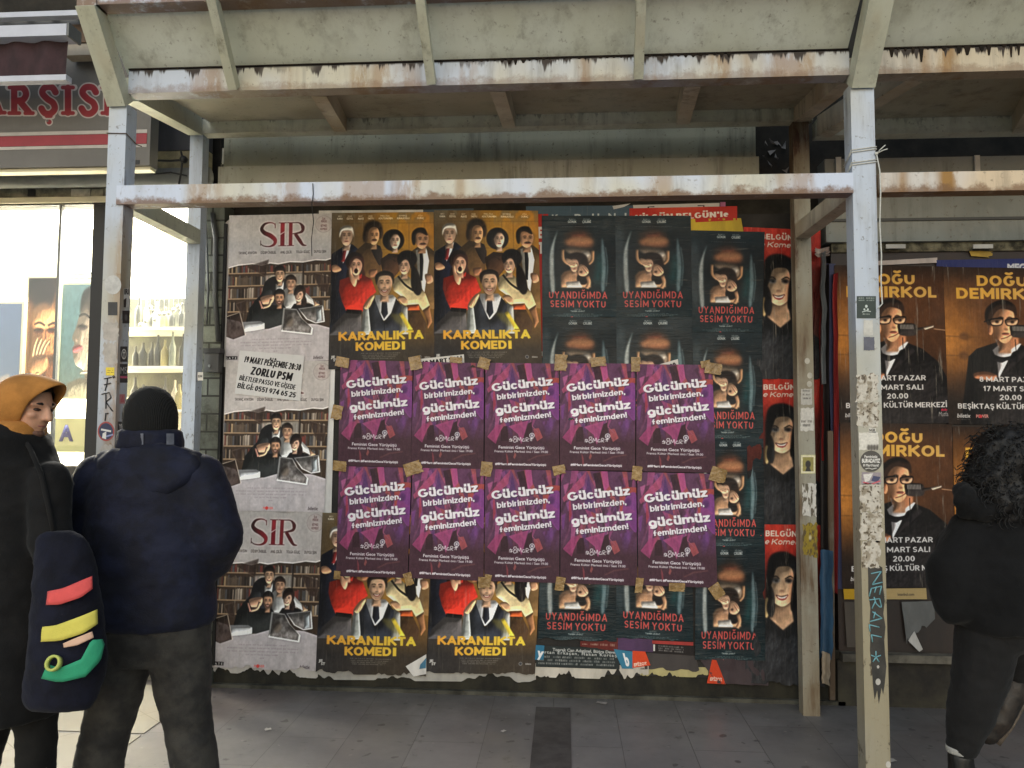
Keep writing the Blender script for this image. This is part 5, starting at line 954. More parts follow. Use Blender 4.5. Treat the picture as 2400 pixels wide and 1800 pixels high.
def slab(L,o,col):
    w=15+o
    for P in L[0]: c.line(P,w,col,sm=len(P)>3); [c.ell(P[e][0],P[e][1],w/2,w/2,col) for e in (0,-1)]
    for x0,x1,y in L[1]: c.line([(x0-o/2,y),(x1+o/2,y)],9+o,col); [c.ell(x,y,(9+o)/2,(9+o)/2,col) for x in (x0-o/2,x1+o/2)]
Sg=lambda x:[[(x+16,216),(x+8,205),(x-8,205),(x-15,217),(x-4,231),(x+10,241),(x+14,255),(x+4,266),(x-9,265),(x-17,254)]]
LT=[([[(-30,262),(-16,208),(0,262)],[(-24,246),(-6,246)]],[(-38,-22,264),(-8,12,264)]),
([[(34,206),(34,262)],[(34,206),(54,206),(62,220),(54,234),(36,236)],[(46,236),(68,262)]],[(23,44,205),(22,46,265),(60,78,265)]),
(Sg(115),[(110,120,272)]),([[(160,206),(160,264)]],[(148,172,205),(148,172,265)]),(Sg(209),[]),([[(252,206),(252,264)]],[(240,264,205),(240,264,265)])]
for L in LT: slab(L,6,(186,178,172))
c.ell(116,286,9,9,(186,178,172))
for L in LT: slab(L,0,(140,34,42))
c.ell(116,286,6,6,(140,34,42)); c.ell(112,283,3,3,(104,101,96)); paper_noise(c,5,.08,.04)
m,nt,p=newmat('sign_print'); k=N(nt); t=k.n('ShaderNodeTexImage'); t.image=c.image('sign_letters'); t.extension='EXTEND'; k.l(t.outputs[0],p.inputs['Base Color']); p.inputs['Roughness'].default_value=.55
bm=B(); u=bm.loops.layers.uv.new('uv'); f=bm.faces.new([bm.verts.new(at(x,y,SY-.0015)) for x,y in ((-60,304),(270,304),(270,192),(-60,192))])
for l,q in zip(f.loops,((0,0),(1,0),(1,1),(0,1))): l[u].uv=q
fin('lettering',bm,m,sg)
# phone digits on the sign's side foot
bm=B(); q=at(323,385,SY); box(bm,q.x-.02,q.x+.012,SY-.003,SY-.0005,q.z,q.z+.025); fin('small_print',bm,M['black'],sg)
# ------------------------------------------------------------------ folded awning above the sign
AY=3.95; aw=empty('awning',at(75,120,AY),'half closed awning with white cassette bars and dark maroon cloth','awning')
WB=plain('awning_white',(196,200,212),.4,.1,4,.05)
def bar(y0,y1,x1,n,mat,d=.1,Y=AY,x0=-430):
    bm=B(); a,b=at(x0,y0,Y),at(x1,y1,Y); a2=at(x1,y0,Y); box(bm,a.x,a2.x,Y,Y+d,b.z,a2.z); return fin(n,bm,mat,aw,bev=.006)
bar(55,82,156,'cassette',WB); bar(53,83,162,'end_cap',M['grey'],.11,AY-.004,157); bar(174,187,155,'front_bar',WB,.05)
bm=B(); a,b=at(-430,83,AY+.04),at(150,173,AY+.04); prev=None
for i in range(60):
    x=a.x+(b.x-a.x)*i/59; y=AY+.05+.012*math.sin(i*.9); P=[bm.verts.new((x,y,b.z)),bm.verts.new((x,y+.01,at(150,83,AY).z))]
    if prev: bm.faces.new((prev[0],P[0],P[1],prev[1]))
    prev=P
fin('cloth',bm,plain('maroon_cloth',(64,42,46),.85,.35,6,.1,(2,1,1)),aw,True)
bm=B(); a=at(150,105,4.2); b=at(218,128,4.2); box(bm,a.x,b.x,4.2,4.28,b.z,a.z); tag(fin('beige_box',bm,plain('beige_box_paint',(160,150,134),.6,.2,6,.1),bev=.004),'small beige box on the brown wall beside the awning','box')
bm=B(); a=at(160,60,4.3); b=at(222,100,4.3); box(bm,a.x,b.x,4.29,4.36,b.z,a.z); tag(fin('brown_board',bm,plain('brown_board',(92,70,48),.6,.3,8,.2,(1,1,3)),bev=.004),'short brown board above the shop sign','board')
bl=empty('steel_rack',at(80,30,4.2),'dark steel rack with a bluish light bar above the awning','rack')
bm=B(); a,b=at(-430,23,4.2),at(184,35,4.2); box(bm,a.x,b.x,4.2,4.25,at(184,35,4.2).z,at(184,23,4.2).z); fin('pale_bar',bm,WB,bl,bev=.004)
bm=B()
for x in (-120,-60,0,60,120,180):
    beam(bm,at(x,36,4.25),at(x+30,52,4.5),.03,.02)
fin('strut',bm,M['black'],bl)
bm=B(); a,b=at(-430,52,4.4),at(184,58,4.4); box(bm,a.x,b.x,4.42,4.46,at(184,58,4.4).z,at(184,52,4.4).z); fin('lower_rail',bm,M['darkgrey'],bl)
# ------------------------------------------------------------------ display boards and goods inside the window
def board(name,img,C,Y,label,cat='display poster',edge=(226,216,180)):
    W=[at(*c,Y) for c in C]; xs=[w.x for w in W]; zs=[w.z for w in W]; x0,x1,z0,z1=min(xs),max(xs),min(zs),max(zs)
    e=empty(name,((x0+x1)/2,Y,z0),label,cat); m,nt,p=newmat(name+'_print'); k=N(nt); t=k.n('ShaderNodeTexImage'); t.image=img; t.extension='EXTEND'; k.l(t.outputs[0],p.inputs['Base Color']); p.inputs['Roughness'].default_value=.35
    bm=B(); u=bm.loops.layers.uv.new('uv'); f=bm.faces.new([bm.verts.new(q) for q in ((x0,Y,z0),(x1,Y,z0),(x1,Y,z1),(x0,Y,z1))])
    for l,q in zip(f.loops,((0,0),(1,0),(1,1),(0,1))): l[u].uv=q
    fin('print',bm,m,e); bm=B(); box(bm,x0-.015,x1+.015,Y+.002,Y+.03,z0-.015,z1+.015); fin('backing',bm,plain(name+'_edge',edge,.5,.1,5,.05),e); return e
c=Cv(150,420,(0,0,150,420)); c.grad([(0,(40,28,22)),(1,(96,58,34))]); c.volume(.7,2); sk=(206,140,88)
c.poly([(20,420),(26,240),(20,150),(40,80),(90,60),(150,90),(150,420)],sk,sm=True,bl=3); c.poly([(70,420),(80,330),(110,300),(150,300),(150,420)],(150,92,56),bl=8); c.ell(62,60,70,75,(26,20,20),bl=5); c.poly([(0,60),(30,100),(26,200),(10,330),(0,330)],(60,34,24),bl=6); c.ell(80,150,60,55,(222,160,106),bl=9)
c.ell(60,205,26,10,(60,30,22),bl=3); c.ell(122,205,24,10,(60,30,22),bl=3); c.line([(36,182),(62,174),(90,186)],8,(36,20,16),bl=2,sm=True); c.line([(104,186),(130,176),(150,180)],8,(36,20,16),bl=2,sm=True); c.line([(96,200),(100,250)],12,(160,100,64),bl=5)
for i in range(4): c.line([(30+i*13,330),(40+i*18,270),(56+i*20,230+i*4)],[15,13,9],(226,176,130),bl=1,sm=True)
c.poly([(26,310),(100,300),(110,350),(60,380),(24,360)],(200,140,96),sm=True,bl=3); c.ell(62,372,10,7,(216,190,120))
board('display_poster',(c.soft(1.5,.25,4),c.image('shop_woman_hand'))[1],[(68,652),(128,652),(128,905),(68,905)],5.0,'shop display photo of a dark haired woman with fingers over her mouth')
c=Cv(180,420,(0,0,180,420)); c.grad([(0,(96,126,128)),(.5,(92,128,130)),(1,(110,130,122))]); c.volume(.6,4); sk=(220,198,168)
c.poly([(180,40),(150,70),(110,110),(92,160),(74,200),(86,220),(80,250),(96,300),(140,330),(150,420),(180,420)],sk,sm=True); c.poly([(120,30),(180,10),(180,110),(140,90),(110,110)],(60,54,46),sm=True,bl=4); c.line([(104,120),(130,112),(158,126)],8,(40,34,30),sm=True,bl=1); c.poly([(96,160),(120,150),(150,160),(125,172)],(60,50,46),sm=True,bl=3); c.poly([(80,236),(110,226),(130,240),(100,256),(82,252)],(190,96,96),sm=True,bl=2); c.line([(88,200),(100,214)],8,(170,140,116),bl=3)
c.poly([(30,420),(60,370),(120,350),(180,360),(180,420)],(200,190,160),bl=3); c.poly([(0,380),(50,370),(40,420),(0,420)],(52,60,52),bl=3); c.line([(120,330),(180,326)],10,(230,214,170),bl=2); c.ell(150,290,16,34,(226,214,190),bl=6,al=.7)
board('display_poster',(c.soft(1.5,.25,4),c.image('shop_woman_profile'))[1],[(139,667),(214,667),(214,930),(139,930)],5.02,'shop display photo of a pale woman in profile on teal')
c=Cv(150,240,(0,0,150,240)); c.grad([(0,(96,112,138)),(1,(110,128,150))]); c.ell(10,150,60,95,(196,150,120),bl=4); c.ell(0,60,60,50,(30,32,36),bl=6); c.poly([(60,240),(90,190),(120,180),(120,240)],(200,180,160),tex=.6,bl=3)
board('display_poster',c.image('shop_blue_photo'),[(-60,712),(42,712),(42,930),(-60,930)],4.95,'blue framed shop display photo at the left frame edge','display poster',(232,222,186))
bm=B(); a=at(83,562,5.1); b=at(134,650,5.1); box(bm,a.x,b.x,5.1,5.14,b.z,a.z); tag(fin('white_cabinet',bm,plain('grey_cabinet',(206,208,196),.5,.08,3,.05)),'pale hanging cabinet above the woman display photo','cabinet')
bm=B(); a=at(145,630,5.3); b=at(214,662,5.3); 
for i in range(3): box(bm,a.x,b.x,5.3,5.4,b.z+(a.z-b.z)*i/3,b.z+(a.z-b.z)*(i+.35)/3)
tag(fin('wire_shelf',bm,M['grey']),'slatted shelf above the profile photo in the shop','shelf')
# shelf with goods behind the right pane
gs=empty('goods_shelf',at(378,900,5.25),'white stepped shelf of goods behind the right shop pane','shelf'); gx0,gx1=X(252,800,5.25),X(470,800,5.25)
for i,py in enumerate((770,860,960,1060,1180)):
    zz=at(378,py,5.2).z; bm=B(); box(bm,gx0,gx1,5.12,5.5,zz-.02,zz); fin('shelf_board',bm,WHT,gs)
bm=B(); box(bm,gx0,gx1,5.501,5.53,.2,at(378,640,5.5).z); fin('shelf_back',bm,WHT,gs)
bm=B(); zz0,zz1=at(378,930,5.49).z,at(378,700,5.49).z; box(bm,gx0,gx1-.02,5.488,5.4995,zz0,zz1); fin('dark_panel',bm,plain('dark_display_panel',(74,76,58),.5,.6,9,.2,c2=(30,32,28)),gs)
gcols=[((206,190,60),'yellow'),((60,62,58),'dark'),((120,126,110),'grey green'),((214,206,180),'cream'),((190,120,100),'pink'),((150,140,90),'olive')]; GM=[plain('goods_'+n.replace(' ','_'),c,.35,.2,12,.05) for c,n in gcols]
def bottle(p,h,r,mat,label):
    bm=B(); n=14; prof=[(0,r*.9),(.03*h,r),(.55*h,r),(.68*h,r*.55),(.78*h,r*.32),(.95*h,r*.32),(h,r*.3)]; tube(bm,[p+Vector((0,0,a)) for a,_ in prof],[b for _,b in prof],n); o=fin('bottle',bm,mat,None,True); return tag(o,label,'bottle','goods on the shop shelf')
rows_=['top','second','third','fourth','lowest']
for i,py in enumerate((770,860,960,1060,1180)):
    for j,px in enumerate((318,336,352,370,388,404,420)):
        px2=px+random.uniform(-4,4); q=at(px2,py,5.2); ci=(1,2,5,1,3)[random.randrange(5)] if i<3 else random.randrange(6)
        bottle(Vector((q.x,5.2+random.uniform(-.03,.05),q.z+.001)),random.uniform(.09,.2)*(1.3 if i<3 else 1),random.uniform(.018,.032),GM[ci],f"{gcols[ci][1]} bottle, number {j+1} from the left on the {rows_[i]} shop shelf")
bm=B(); a=at(316,690,5.0)
for i in range(9):
    q=at(330+i*11,735+random.uniform(-16,30),4.98); tube(bm,[at(330+i*11,690,4.98),q],.0012,4); bmesh.ops.create_uvsphere(bm,u_segments=10,v_segments=8,radius=.016,matrix=Matrix.Translation(q))
tube(bm,[at(310,690,4.98),at(436,690,4.98)],.004,6)
tag(fin('bauble_string',bm,plain('glass_bauble',(196,196,186),.15,.1,5,.0),None,True),'row of glass baubles hanging in the right shop pane','ornament')
bm=B(); a,b=at(124,980,4.86),at(200,1060,4.86); box(bm,a.x,b.x,4.86,4.88,b.z,a.z); tag(fin('price_card',bm,plain('price_card',(216,212,150),.5,.1,5,.05)),'pale yellow card with a blue letter A in the shop window','card')
letters('card_letter','A',138,172,998,1032,4.859,plain('card_blue',(60,70,130),.5,.1),bpy.data.objects['price_card'],.002)
# ------------------------------------------------------------------ stickers and marks on the posts
def sticker(C,Y,col,label,draw=None,m=(0,0,100,100),w=96,h=96,name='sticker',round_=False,side=None,torn=0):
    mat=plain('sticker_paper',col,.5,.2,20,.1) if not draw else None
    if draw:
        c=Cv(w,h,m); c.a[:]=col; draw(c); paper_noise(c,int(C[0]),.2,.1); mat,nt,p=newmat('sticker_print'); k=N(nt); t=k.n('ShaderNodeTexImage'); t.image=c.image('sticker'); k.l(t.outputs[0],p.inputs['Base Color']); p.inputs['Roughness'].default_value=.45
    x0,y0,x1,y1=C; bm=B(); u=bm.loops.layers.uv.new('uv'); pts=[]
    if round_: pts=[(.5+.5*math.cos(t*math.pi/12),.5+.5*math.sin(t*math.pi/12)) for t in range(24)]
    elif torn:
        base=[(i/8,0) for i in range(8)]+[(1,i/8) for i in range(8)]+[(1-i/8,1) for i in range(8)]+[(0,1-i/8) for i in range(8)]; r=random.Random(int(x0*7+y0)); pts=[(.5+(a-.5)*r.uniform(1-torn,1),.5+(b-.5)*r.uniform(1-torn,1)) for a,b in base]
    else: pts=[(0,0),(1,0),(1,1),(0,1)]
    V=[]
    for a,b in pts:
        if side is None: q=at(x0+(x1-x0)*a,y0+(y1-y0)*b,Y-.0015)
        else:
            q=atX(x0+(x1-x0)*a,y0+(y1-y0)*b,side+(.0012 if side<0 else -.0012))
        V.append(bm.verts.new(q))
    f=bm.faces.new(V)
    for l,(a,b) in zip(f.loops,pts): l[u].uv=(a,1-b)
    return tag(fin(name,bm,mat),label,'sticker' if name=='sticker' else name.replace('_',' '),'stickers on the canopy posts')
FY=F0; Wt=(226,224,218)
def w_gr(c):
    c.text('BURADAYIZ',8,56,92,56,17,Wt,.05); c.text('Feministiz',20,34,80,34,12,Wt,.03); c.text("8 Mart'tayız!",14,74,86,74,11,Wt,.03); c.line([(24,86),(40,82),(54,87),(76,82)],3,Wt); c.ell(50,50,48,48,Wt,al=0)
sticker((2016,1056,2067,1106),FY,(74,72,68),'round grey sticker reading BURADAYIZ on the graffitied front post',w_gr,round_=True)
def w_dk(c):
    c.tiny(10,92,12,7,Wt,.8,1); c.tiny(10,92,22,7,Wt,.8,2); c.ell(50,46,7,7,(190,200,196)); c.ell(40,60,5,5,(190,200,196)); c.ell(58,60,5,5,(190,200,196)); c.line([(28,72),(50,66),(74,70)],4,(190,200,196)); c.tiny(30,70,84,7,Wt,.8,3)
sticker((2008,694,2053,746),FY,(22,44,40),'dark green square sticker high on the graffitied front post',w_dk)
sticker((2023,749,2047,788),FY,(206,204,196),'white paper remnant below the dark green sticker',torn=.15)
sticker((2024,789,2050,822),FY,(98,100,114),'blue grey square patch below the white remnant on the front post',torn=.1)
sticker((2036,1002,2053,1014),FY,(206,202,192),'tiny white sticker reading NGiR on the front post',lambda c:c.text('NGiR',8,78,92,78,50,(30,28,28),.03),(0,0,100,100),60,40)
sticker((2012,1012,2060,1056),FY,(216,212,202),'white torn flyer above the round BURADAYIZ sticker',lambda c:[c.ell(50+i*14,84,8,16,(90,86,80),bl=3) for i in range(4)],torn=.12)
sticker((2018,1106,2066,1136),FY,(150,140,146),'half peeled colourful round sticker below the BURADAYIZ sticker',lambda c:(c.poly([(10,20),(60,10),(40,70),(20,80)],(216,212,206)),c.poly([(60,30),(96,40),(80,80),(50,70)],(60,66,100)),c.line([(10,80),(50,96),(94,70)],10,(196,90,100))),torn=.1)
for i,(C,n) in enumerate((((2004,872,2062,946),'torn white paper layer left on the front post at head height'),((2006,938,2062,1004),'flaking white paper layer with rust holes on the front post'),((2012,1128,2070,1206),'pale torn paper under the peeled round sticker'),((2012,1196,2072,1272),'mouldy torn paper layer in the middle of the front post'),((2016,1262,2066,1334),'white torn paper above the blue graffiti'))): sticker(C,FY,(196,190,178),n,lambda c:(c.put(np.clip((fbm(c.h,c.w,i*7+3,5,4)-.5)*6,0,1),(128,116,96),.75),c.put(np.clip((fbm(c.h,c.w,i*5+9,9,9)-.62)*14,0,1),(72,60,44),.9)),torn=.25,w=60,h=70)
# dark painted zone with blue marker tag
bm=B(); pts=[(2030,1330),(2068,1326),(2076,1500),(2077,1600),(2070,1640),(2052,1642),(2040,1618),(2036,1520)]
pts=[(2034,1326),(2046,1332),(2058,1324),(2068,1330)]+[(2070+i*.9+random.uniform(-3,2),1345+i*31) for i in range(8)]+[(2074,1600),(2070,1628),(2066,1612),(2060,1650),(2056,1618),(2050,1640),(2046,1606)]+[(2043-i*1.1+random.uniform(-2,3),1590-i*33) for i in range(8)]
bm.faces.new([bm.verts.new(at(x,y,FY-.0012)) for x,y in pts]); tag(fin('paint_patch',bm,plain('black_paint_patch',(62,60,56),.5,.2,9,.1,c2=(36,35,34))),'black overpainted patch on the lower front post','paint')
MARK=plain('pale_blue_marker',(120,176,186),.5,.1,9,0); gt=empty('graffiti_tag',at(2052,1345,FY),'pale blue marker tag running down the front post','graffiti')
L0=stroke_glyphs('NERALL',.08,.16)[1]; off_=0
for ch in 'NERALL':
    G_,La=stroke_glyphs(ch,.08,.16); bm=B()
    for L in G_: tube(bm,[at(2040+26*v+4*math.sin((u+off_)*3),1342+168*(u+off_)/L0+4*math.sin(v*5+u+off_),FY-.003) for u,v in L],.0028,5)
    fin('letter',bm,MARK,gt,True); off_+=La+.16
bm=B()
for a_ in range(5):
    t=a_*2*math.pi/5; tube(bm,[at(2053,1540,FY-.003),at(2053+12*math.sin(t),1540-14*math.cos(t),FY-.003)],.0027,5)
fin('star',bm,MARK,gt,True)
bm=B()
for x,y,r in ((2058,1563,3),(2058,1598,6),(2082,1792,6)):
    bm.faces.new([bm.verts.new(at(x+r*math.cos(t),y+r*1.3*math.sin(t),FY-.0016)) for t in [i*math.pi/6 for i in range(12)]])
tag(fin('paint_spot',bm,paperwhite),'white paint spots below the blue marker tag','paint')
# left front post
sticker((245,645,284,690),FY,(200,200,196),'round worn white patch on the left front post',round_=True)
sticker((253,708,275,739),FY,(52,52,54),'plain dark square sticker on the left front post')
sticker((248,861,268,880),FY,(222,200,60),'small yellow sticker on the left front post',lambda c:(c.tiny(20,80,44,12,(60,50,30),.8,1),c.tiny(14,86,68,12,(60,50,30),.8,2)))
for C,n in (((240,752,280,800),'ragged white paper remnant on the left front post'),((240,800,276,856),'smeared white paste patch on the left front post'),((234,1040,264,1085),'white scraped paper patch low on the left front post')): sticker(C,FY,(184,178,170),n,torn=.3)
sticker((229,988,268,1034),FY,(40,48,84),'round blue sticker with white figures on the left front post',lambda c:(c.ell(50,50,50,50,(170,70,66)),c.ell(50,50,42,42,(38,46,80)),c.line([(20,40),(80,50)],10,Wt),c.poly([(30,60),(52,50),(50,90),(26,84)],Wt),c.line([(50,76),(92,66)],8,(150,160,200))),round_=True)
gt=empty('graffiti_tag',at(252,930,FY),'black marker letters FRI down the left front post','graffiti')
for LL in ([[(244,888),(262,884)],[(252,886),(250,902),(246,916)],[(244,902),(260,898)]],[[(266,880),(269,884),(266,886),(264,882)]],[[(238,924),(256,920),(260,932),(248,942)],[(248,924),(248,958)],[(248,942),(264,964)]],[[(248,968),(246,986)],[(250,970),(254,968)]]):
    bm=B()
    for L in LL: tube(bm,[at(x,y,FY-.003) for x,y in L],.0026,5)
    fin('letter',bm,M['black'],gt,True)
# side face of left front post (faces the posters)
SX=lx1
def side(C,col,label,draw=None,**k): return sticker(C,FY,col,label,draw,side=SX,**k)
side((290,676,303,720),(206,204,200),'black and white torn sticker on the inner side of the left post',lambda c:(c.text('IRI',10,30,90,30,26,(20,20,20),.05),c.poly([(0,60),(50,50),(40,100),(0,100)],(30,28,28))))
side((287,728,304,758),(34,34,36),'black emblem sticker on the inner side of the left post',lambda c:c.ell(50,54,20,26,(96,96,96),bl=3))
side((282,812,299,848),(28,28,30),'black sticker with a white wreath emblem on the inner left post',lambda c:(c.ell(50,50,34,34,Wt),c.ell(50,50,26,26,(28,28,30)),c.line([(50,28),(50,80)],9,Wt),c.line([(34,40),(66,40)],8,Wt)))
side((281,853,299,897),(30,28,30),'black sticker reading MS with a pink band on the inner left post',lambda c:(c.text('MS',8,52,92,52,36,(190,188,186),.0),c.poly([(4,64),(96,64),(96,76),(4,76)],(190,70,110))))
side((276,988,296,1012),(30,30,32),'black sticker reading YEY on the inner left post',lambda c:c.text('YEY',12,70,88,70,44,Wt,.04))
side((280,924,293,946),(190,120,120),'small red scribble sticker on the inner left post',lambda c:c.line([(30,80),(60,20),(70,80),(30,60)],14,(190,40,50)))
side((276,1016,296,1044),(40,40,42),'round dark sticker on the inner left post',lambda c:c.ell(50,50,36,36,(150,148,146),al=.6),round_=True)
# right rusty back post
BY=K0; bx=lambda a,b:(1870+a,b)
for i,(C,col,n,dr) in enumerate((((1876,910,1904,950),(176,172,164),'grey torn flyer with letters on the rusty back post',lambda c:[c.tiny(20,80,20+j*22,12,(50,46,44),.8,j) for j in range(3)]),((1875,955,1908,1012),(196,192,184),'white torn flyer with black print on the rusty back post',lambda c:(c.tiny(10,90,62,12,(40,36,34),.9,1),c.tiny(20,70,78,12,(40,36,34),.9,2))),((1877,1066,1911,1110),(206,200,150),'framed yellow sticker with a dark head on the rusty back post',lambda c:(c.poly([(4,4),(96,4),(96,96),(4,96)],(230,222,190)),c.poly([(12,12),(88,12),(88,88),(12,88)],(150,140,76)),c.ell(50,50,18,20,(44,40,38),bl=2),c.poly([(30,88),(40,66),(60,66),(70,88)],(50,46,44)))),((1880,1130,1914,1212),(206,202,194),'white smeared paper layer low on the rusty back post',lambda c:c.put(np.clip((fbm(c.h,c.w,13,5,5)-.55)*9,0,1),(100,92,78))))): sticker(C,BY,col,n,dr,torn=0 if i==2 else .12)
sticker((1880,1222,1918,1308),BY,(150,128,40),'yellow spray paint blotch on the rusty back post',lambda c:(c.put(np.clip((fbm(c.h,c.w,3,5,5)-.5)*9,0,1),(96,80,50)),c.ell(50,44,9,7,(200,190,150),bl=2)),torn=.22)
for i,(x,y) in enumerate(((1892,846),(1898,880),(1897,900))): sticker((x-6,y-7,x+6,y+7),BY,(190,184,170),('highest','middle','lowest')[i]+' of three small white dabs on the rusty back post',round_=True)
sticker((463,872,476,892),K0,(206,200,190),'small white label on the left back post',lambda c:c.text('ELMAR',10,62,90,60,26,(30,30,30),.05),torn=.05)
# ------------------------------------------------------------------ people
def s_ball(bm,c,r,rot=None):
    if not isinstance(r,(tuple,list)): r=(r,r,r)
    mt=Matrix.Translation(c)@(rot.to_4x4() if rot else Matrix())@Matrix.Diagonal((*r,1)); bmesh.ops.create_uvsphere(bm,u_segments=20,v_segments=14,radius=1,matrix=mt)
def s_cap(bm,p0,r0,p1,r1):
    p0,p1=Vector(p0),Vector(p1); tube(bm,[p0,p1],[r0,r1],16); s_ball(bm,p0,r0); s_ball(bm,p1,r1)
def s_chain(bm,pts):
    for (a,ra),(b,rb) in zip(pts,pts[1:]): s_cap(bm,a,ra,b,rb)
def s_loft(bm,rings,n=28):
    R=[[bm.verts.new((x+rx*math.cos(2*math.pi*k/n),y+ry*math.sin(2*math.pi*k/n),z)) for k in range(n)] for x,y,z,rx,ry in rings]
    for a,b in zip(R,R[1:]):
        for k in range(n): bm.faces.new((a[k],a[(k+1)%n],b[(k+1)%n],b[k]))
    bm.faces.new(R[0][::-1]); bm.faces.new(R[-1])
def blob(name,bm,vox,mat,parent=None,sm=4,amp=0.,freq=(6,6,10),cut=None,amp2=0.,root=None):
    bmesh.ops.recalc_face_normals(bm,faces=bm.faces); me=bpy.data.meshes.new('tmp'); bm.to_mesh(me); bm.free()
    o=bpy.data.objects.new('tmp',me); COL.objects.link(o); r=o.modifiers.new('r','REMESH'); r.mode='VOXEL'; r.voxel_size=vox
    if sm: s=o.modifiers.new('s','SMOOTH'); s.iterations=sm; s.factor=.5
    dg=bpy.context.evaluated_depsgraph_get(); m2=bpy.data.meshes.new_from_object(o.evaluated_get(dg)); bpy.data.objects.remove(o); bpy.data.meshes.remove(me); m2.name=name
    if amp or amp2:
        nn=[v.normal.copy() for v in m2.vertices]
        for v,q in zip(m2.vertices,nn):
            c=v.co; d=0
            if amp:
                w=mnoise.noise_vector(Vector((c.x*3,c.y*3,c.z*3)))*.6
                nv=lambda f:1-2*abs(mnoise.noise(Vector((c.x*freq[0]*f+w.x,c.y*freq[1]*f+w.y,c.z*freq[2]*f+w.z)))); d+=amp*(nv(1)+.45*nv(2.3)+.22*nv(5))
            if amp2: d+=amp2*mnoise.noise(c*70)
            v.co=c+q*d
    if cut:
        b=bmesh.new(); b.from_mesh(m2)
        for co,no in cut: bmesh.ops.bisect_plane(b,geom=b.verts[:]+b.edges[:]+b.faces[:],plane_co=co,plane_no=no,clear_outer=True)
        b.to_mesh(m2); b.free()
    return link(name,m2,mat,parent,True)
def cloth(name,c,var=.3,rough=.85,weave=240,c2=None):
    m,nt,p=newmat(name); k=N(nt); v=k.pos(); col=lin(c); d=lin(c2) if c2 else tuple(x*(1-var) for x in col); n=k.noise(v,9,5,.65)
    k.l(k.mix(k.ss(n,.35,.65),d,col),p.inputs['Base Color']); p.inputs['Roughness'].default_value=rough; p.inputs['Sheen Weight'].default_value=.05; p.inputs['Specular IOR Level'].default_value=.25
    k.l(k.bump(k.math('ADD',k.noise(v,weave,2,.5),k.math('MULTIPLY',k.noise(v,26,4,.6),2.)),.4,.003),p.inputs['Normal']); return m
def skinmat(name,c):
    m,nt,p=newmat(name); k=N(nt); v=k.pos(); col=lin(c); k.l(k.mix(k.ss(k.noise(v,30,4,.6),.35,.65),tuple(x*.82 for x in col),col),p.inputs['Base Color']); p.inputs['Roughness'].default_value=.5; p.inputs['Subsurface Weight'].default_value=.1; p.inputs['Subsurface Radius'].default_value=(.02,.008,.004); return m
SKIN=skinmat('skin',(196,146,120))
# ---- 1. man in the black beanie, seen from behind
Y1=3.2; pp=lambda x,y,d=0.,Y=Y1: at(x,y,Y+d); px1=Y1/FPX
def R1(x,y,rx,ry,d=0): q=pp(x,y,d); return (q.x,q.y,q.z,rx*px1,ry)
bm=B(); s_ball(bm,pp(353,972),(.078,.098,.115)); s_ball(bm,pp(353,1000,.03),(.06,.075,.07)); s_cap(bm,pp(352,1010),.058,pp(350,1070),.062); s_ball(bm,pp(302,985,.02),(.012,.028,.034)); s_ball(bm,pp(404,985,.02),(.012,.028,.034)); s_ball(bm,pp(353,985,.1),(.014,.03,.025))
s_loft(bm,[R1(350,1450,110,.11),R1(350,1300,105,.11),R1(350,1120,125,.10),R1(350,1075,80,.08)])
LG=[[(290,1470),(275,1600),(254,1692),(230,1800),(222,1850)],[(415,1470),(428,1600),(440,1692),(457,1800),(462,1850)]]
for L in LG: s_chain(bm,[(pp(x,y),r) for (x,y),r in zip(L,(.09,.075,.06,.05,.045))])
ARM=[[(232,1125,0),(203,1255,.02),(246,1335,.2)],[(470,1125,0),(510,1255,.02),(470,1335,.2)]]
for A in ARM:
    s_chain(bm,[(pp(*A[0]),.055),(pp(*A[1]),.045),(pp(*A[2]),.032)]); w=pp(*A[2]); sgn=1 if A[0][0]<350 else -1
    s_ball(bm,w+Vector((sgn*.03,.03,-.02)),(.045,.04,.02))
    for i in range(4): s_cap(bm,w+Vector((sgn*(.05),.02+i*.018,-.02)),.009,w+Vector((sgn*(.105-.008*abs(i-1)),.03+i*.017,-.045)),.008)
    s_cap(bm,w+Vector((sgn*.02,.0,-.01)),.010,w+Vector((sgn*.06,-.01,-.045)),.009)
man1=blob('person',bm,.009,SKIN,sm=3); tag(man1,'man seen from behind in black beanie, navy padded jacket and grey trousers','person')
bm=B(); s_loft(bm,[R1(350,1462,150,.17),R1(350,1440,158,.18),R1(350,1380,154,.175),R1(350,1260,150,.17),R1(350,1160,156,.165),R1(350,1110,138,.15),R1(351,1078,100,.125),R1(352,1050,72,.105),R1(352,1020,66,.10)])
for A in ARM:
    sg=1 if A[0][0]>350 else -1
    s_chain(bm,[(pp(A[0][0],A[0][1]-5,0),.098),(pp(A[0][0]+sg*18,A[0][1]+55,0),.102),(pp(A[1][0]+sg*2,A[1][1],.0),.098),(pp(A[1][0]-sg*12,A[1][1]+50,.08),.088),(pp(A[2][0],A[2][1],.16),.075)])
NAVY=cloth('navy_padded_jacket',(26,30,50),.4,.75,150,(18,20,32)); jk=blob('jacket',bm,.014,NAVY,man1,8,.007,(5,5,9))
bm=B(); 
for i in range(13):
    t=(i/12-.5)*2; q=pp(350+t*92,1150-52*t*t-6,-.125+.05*t*t); s_ball(bm,q,(.05,.034,.05))
for i in range(9):
    t=(i/8-.5)*2; s_ball(bm,pp(350+t*100,1080+16*t*t,-.09+.06*t*t),(.055,.05,.075)); s_ball(bm,pp(350+t*80,1118-10*t*t,-.12+.05*t*t),(.055,.035,.06))
blob('hood',bm,.012,NAVY,jk,6,.004,(6,6,12))
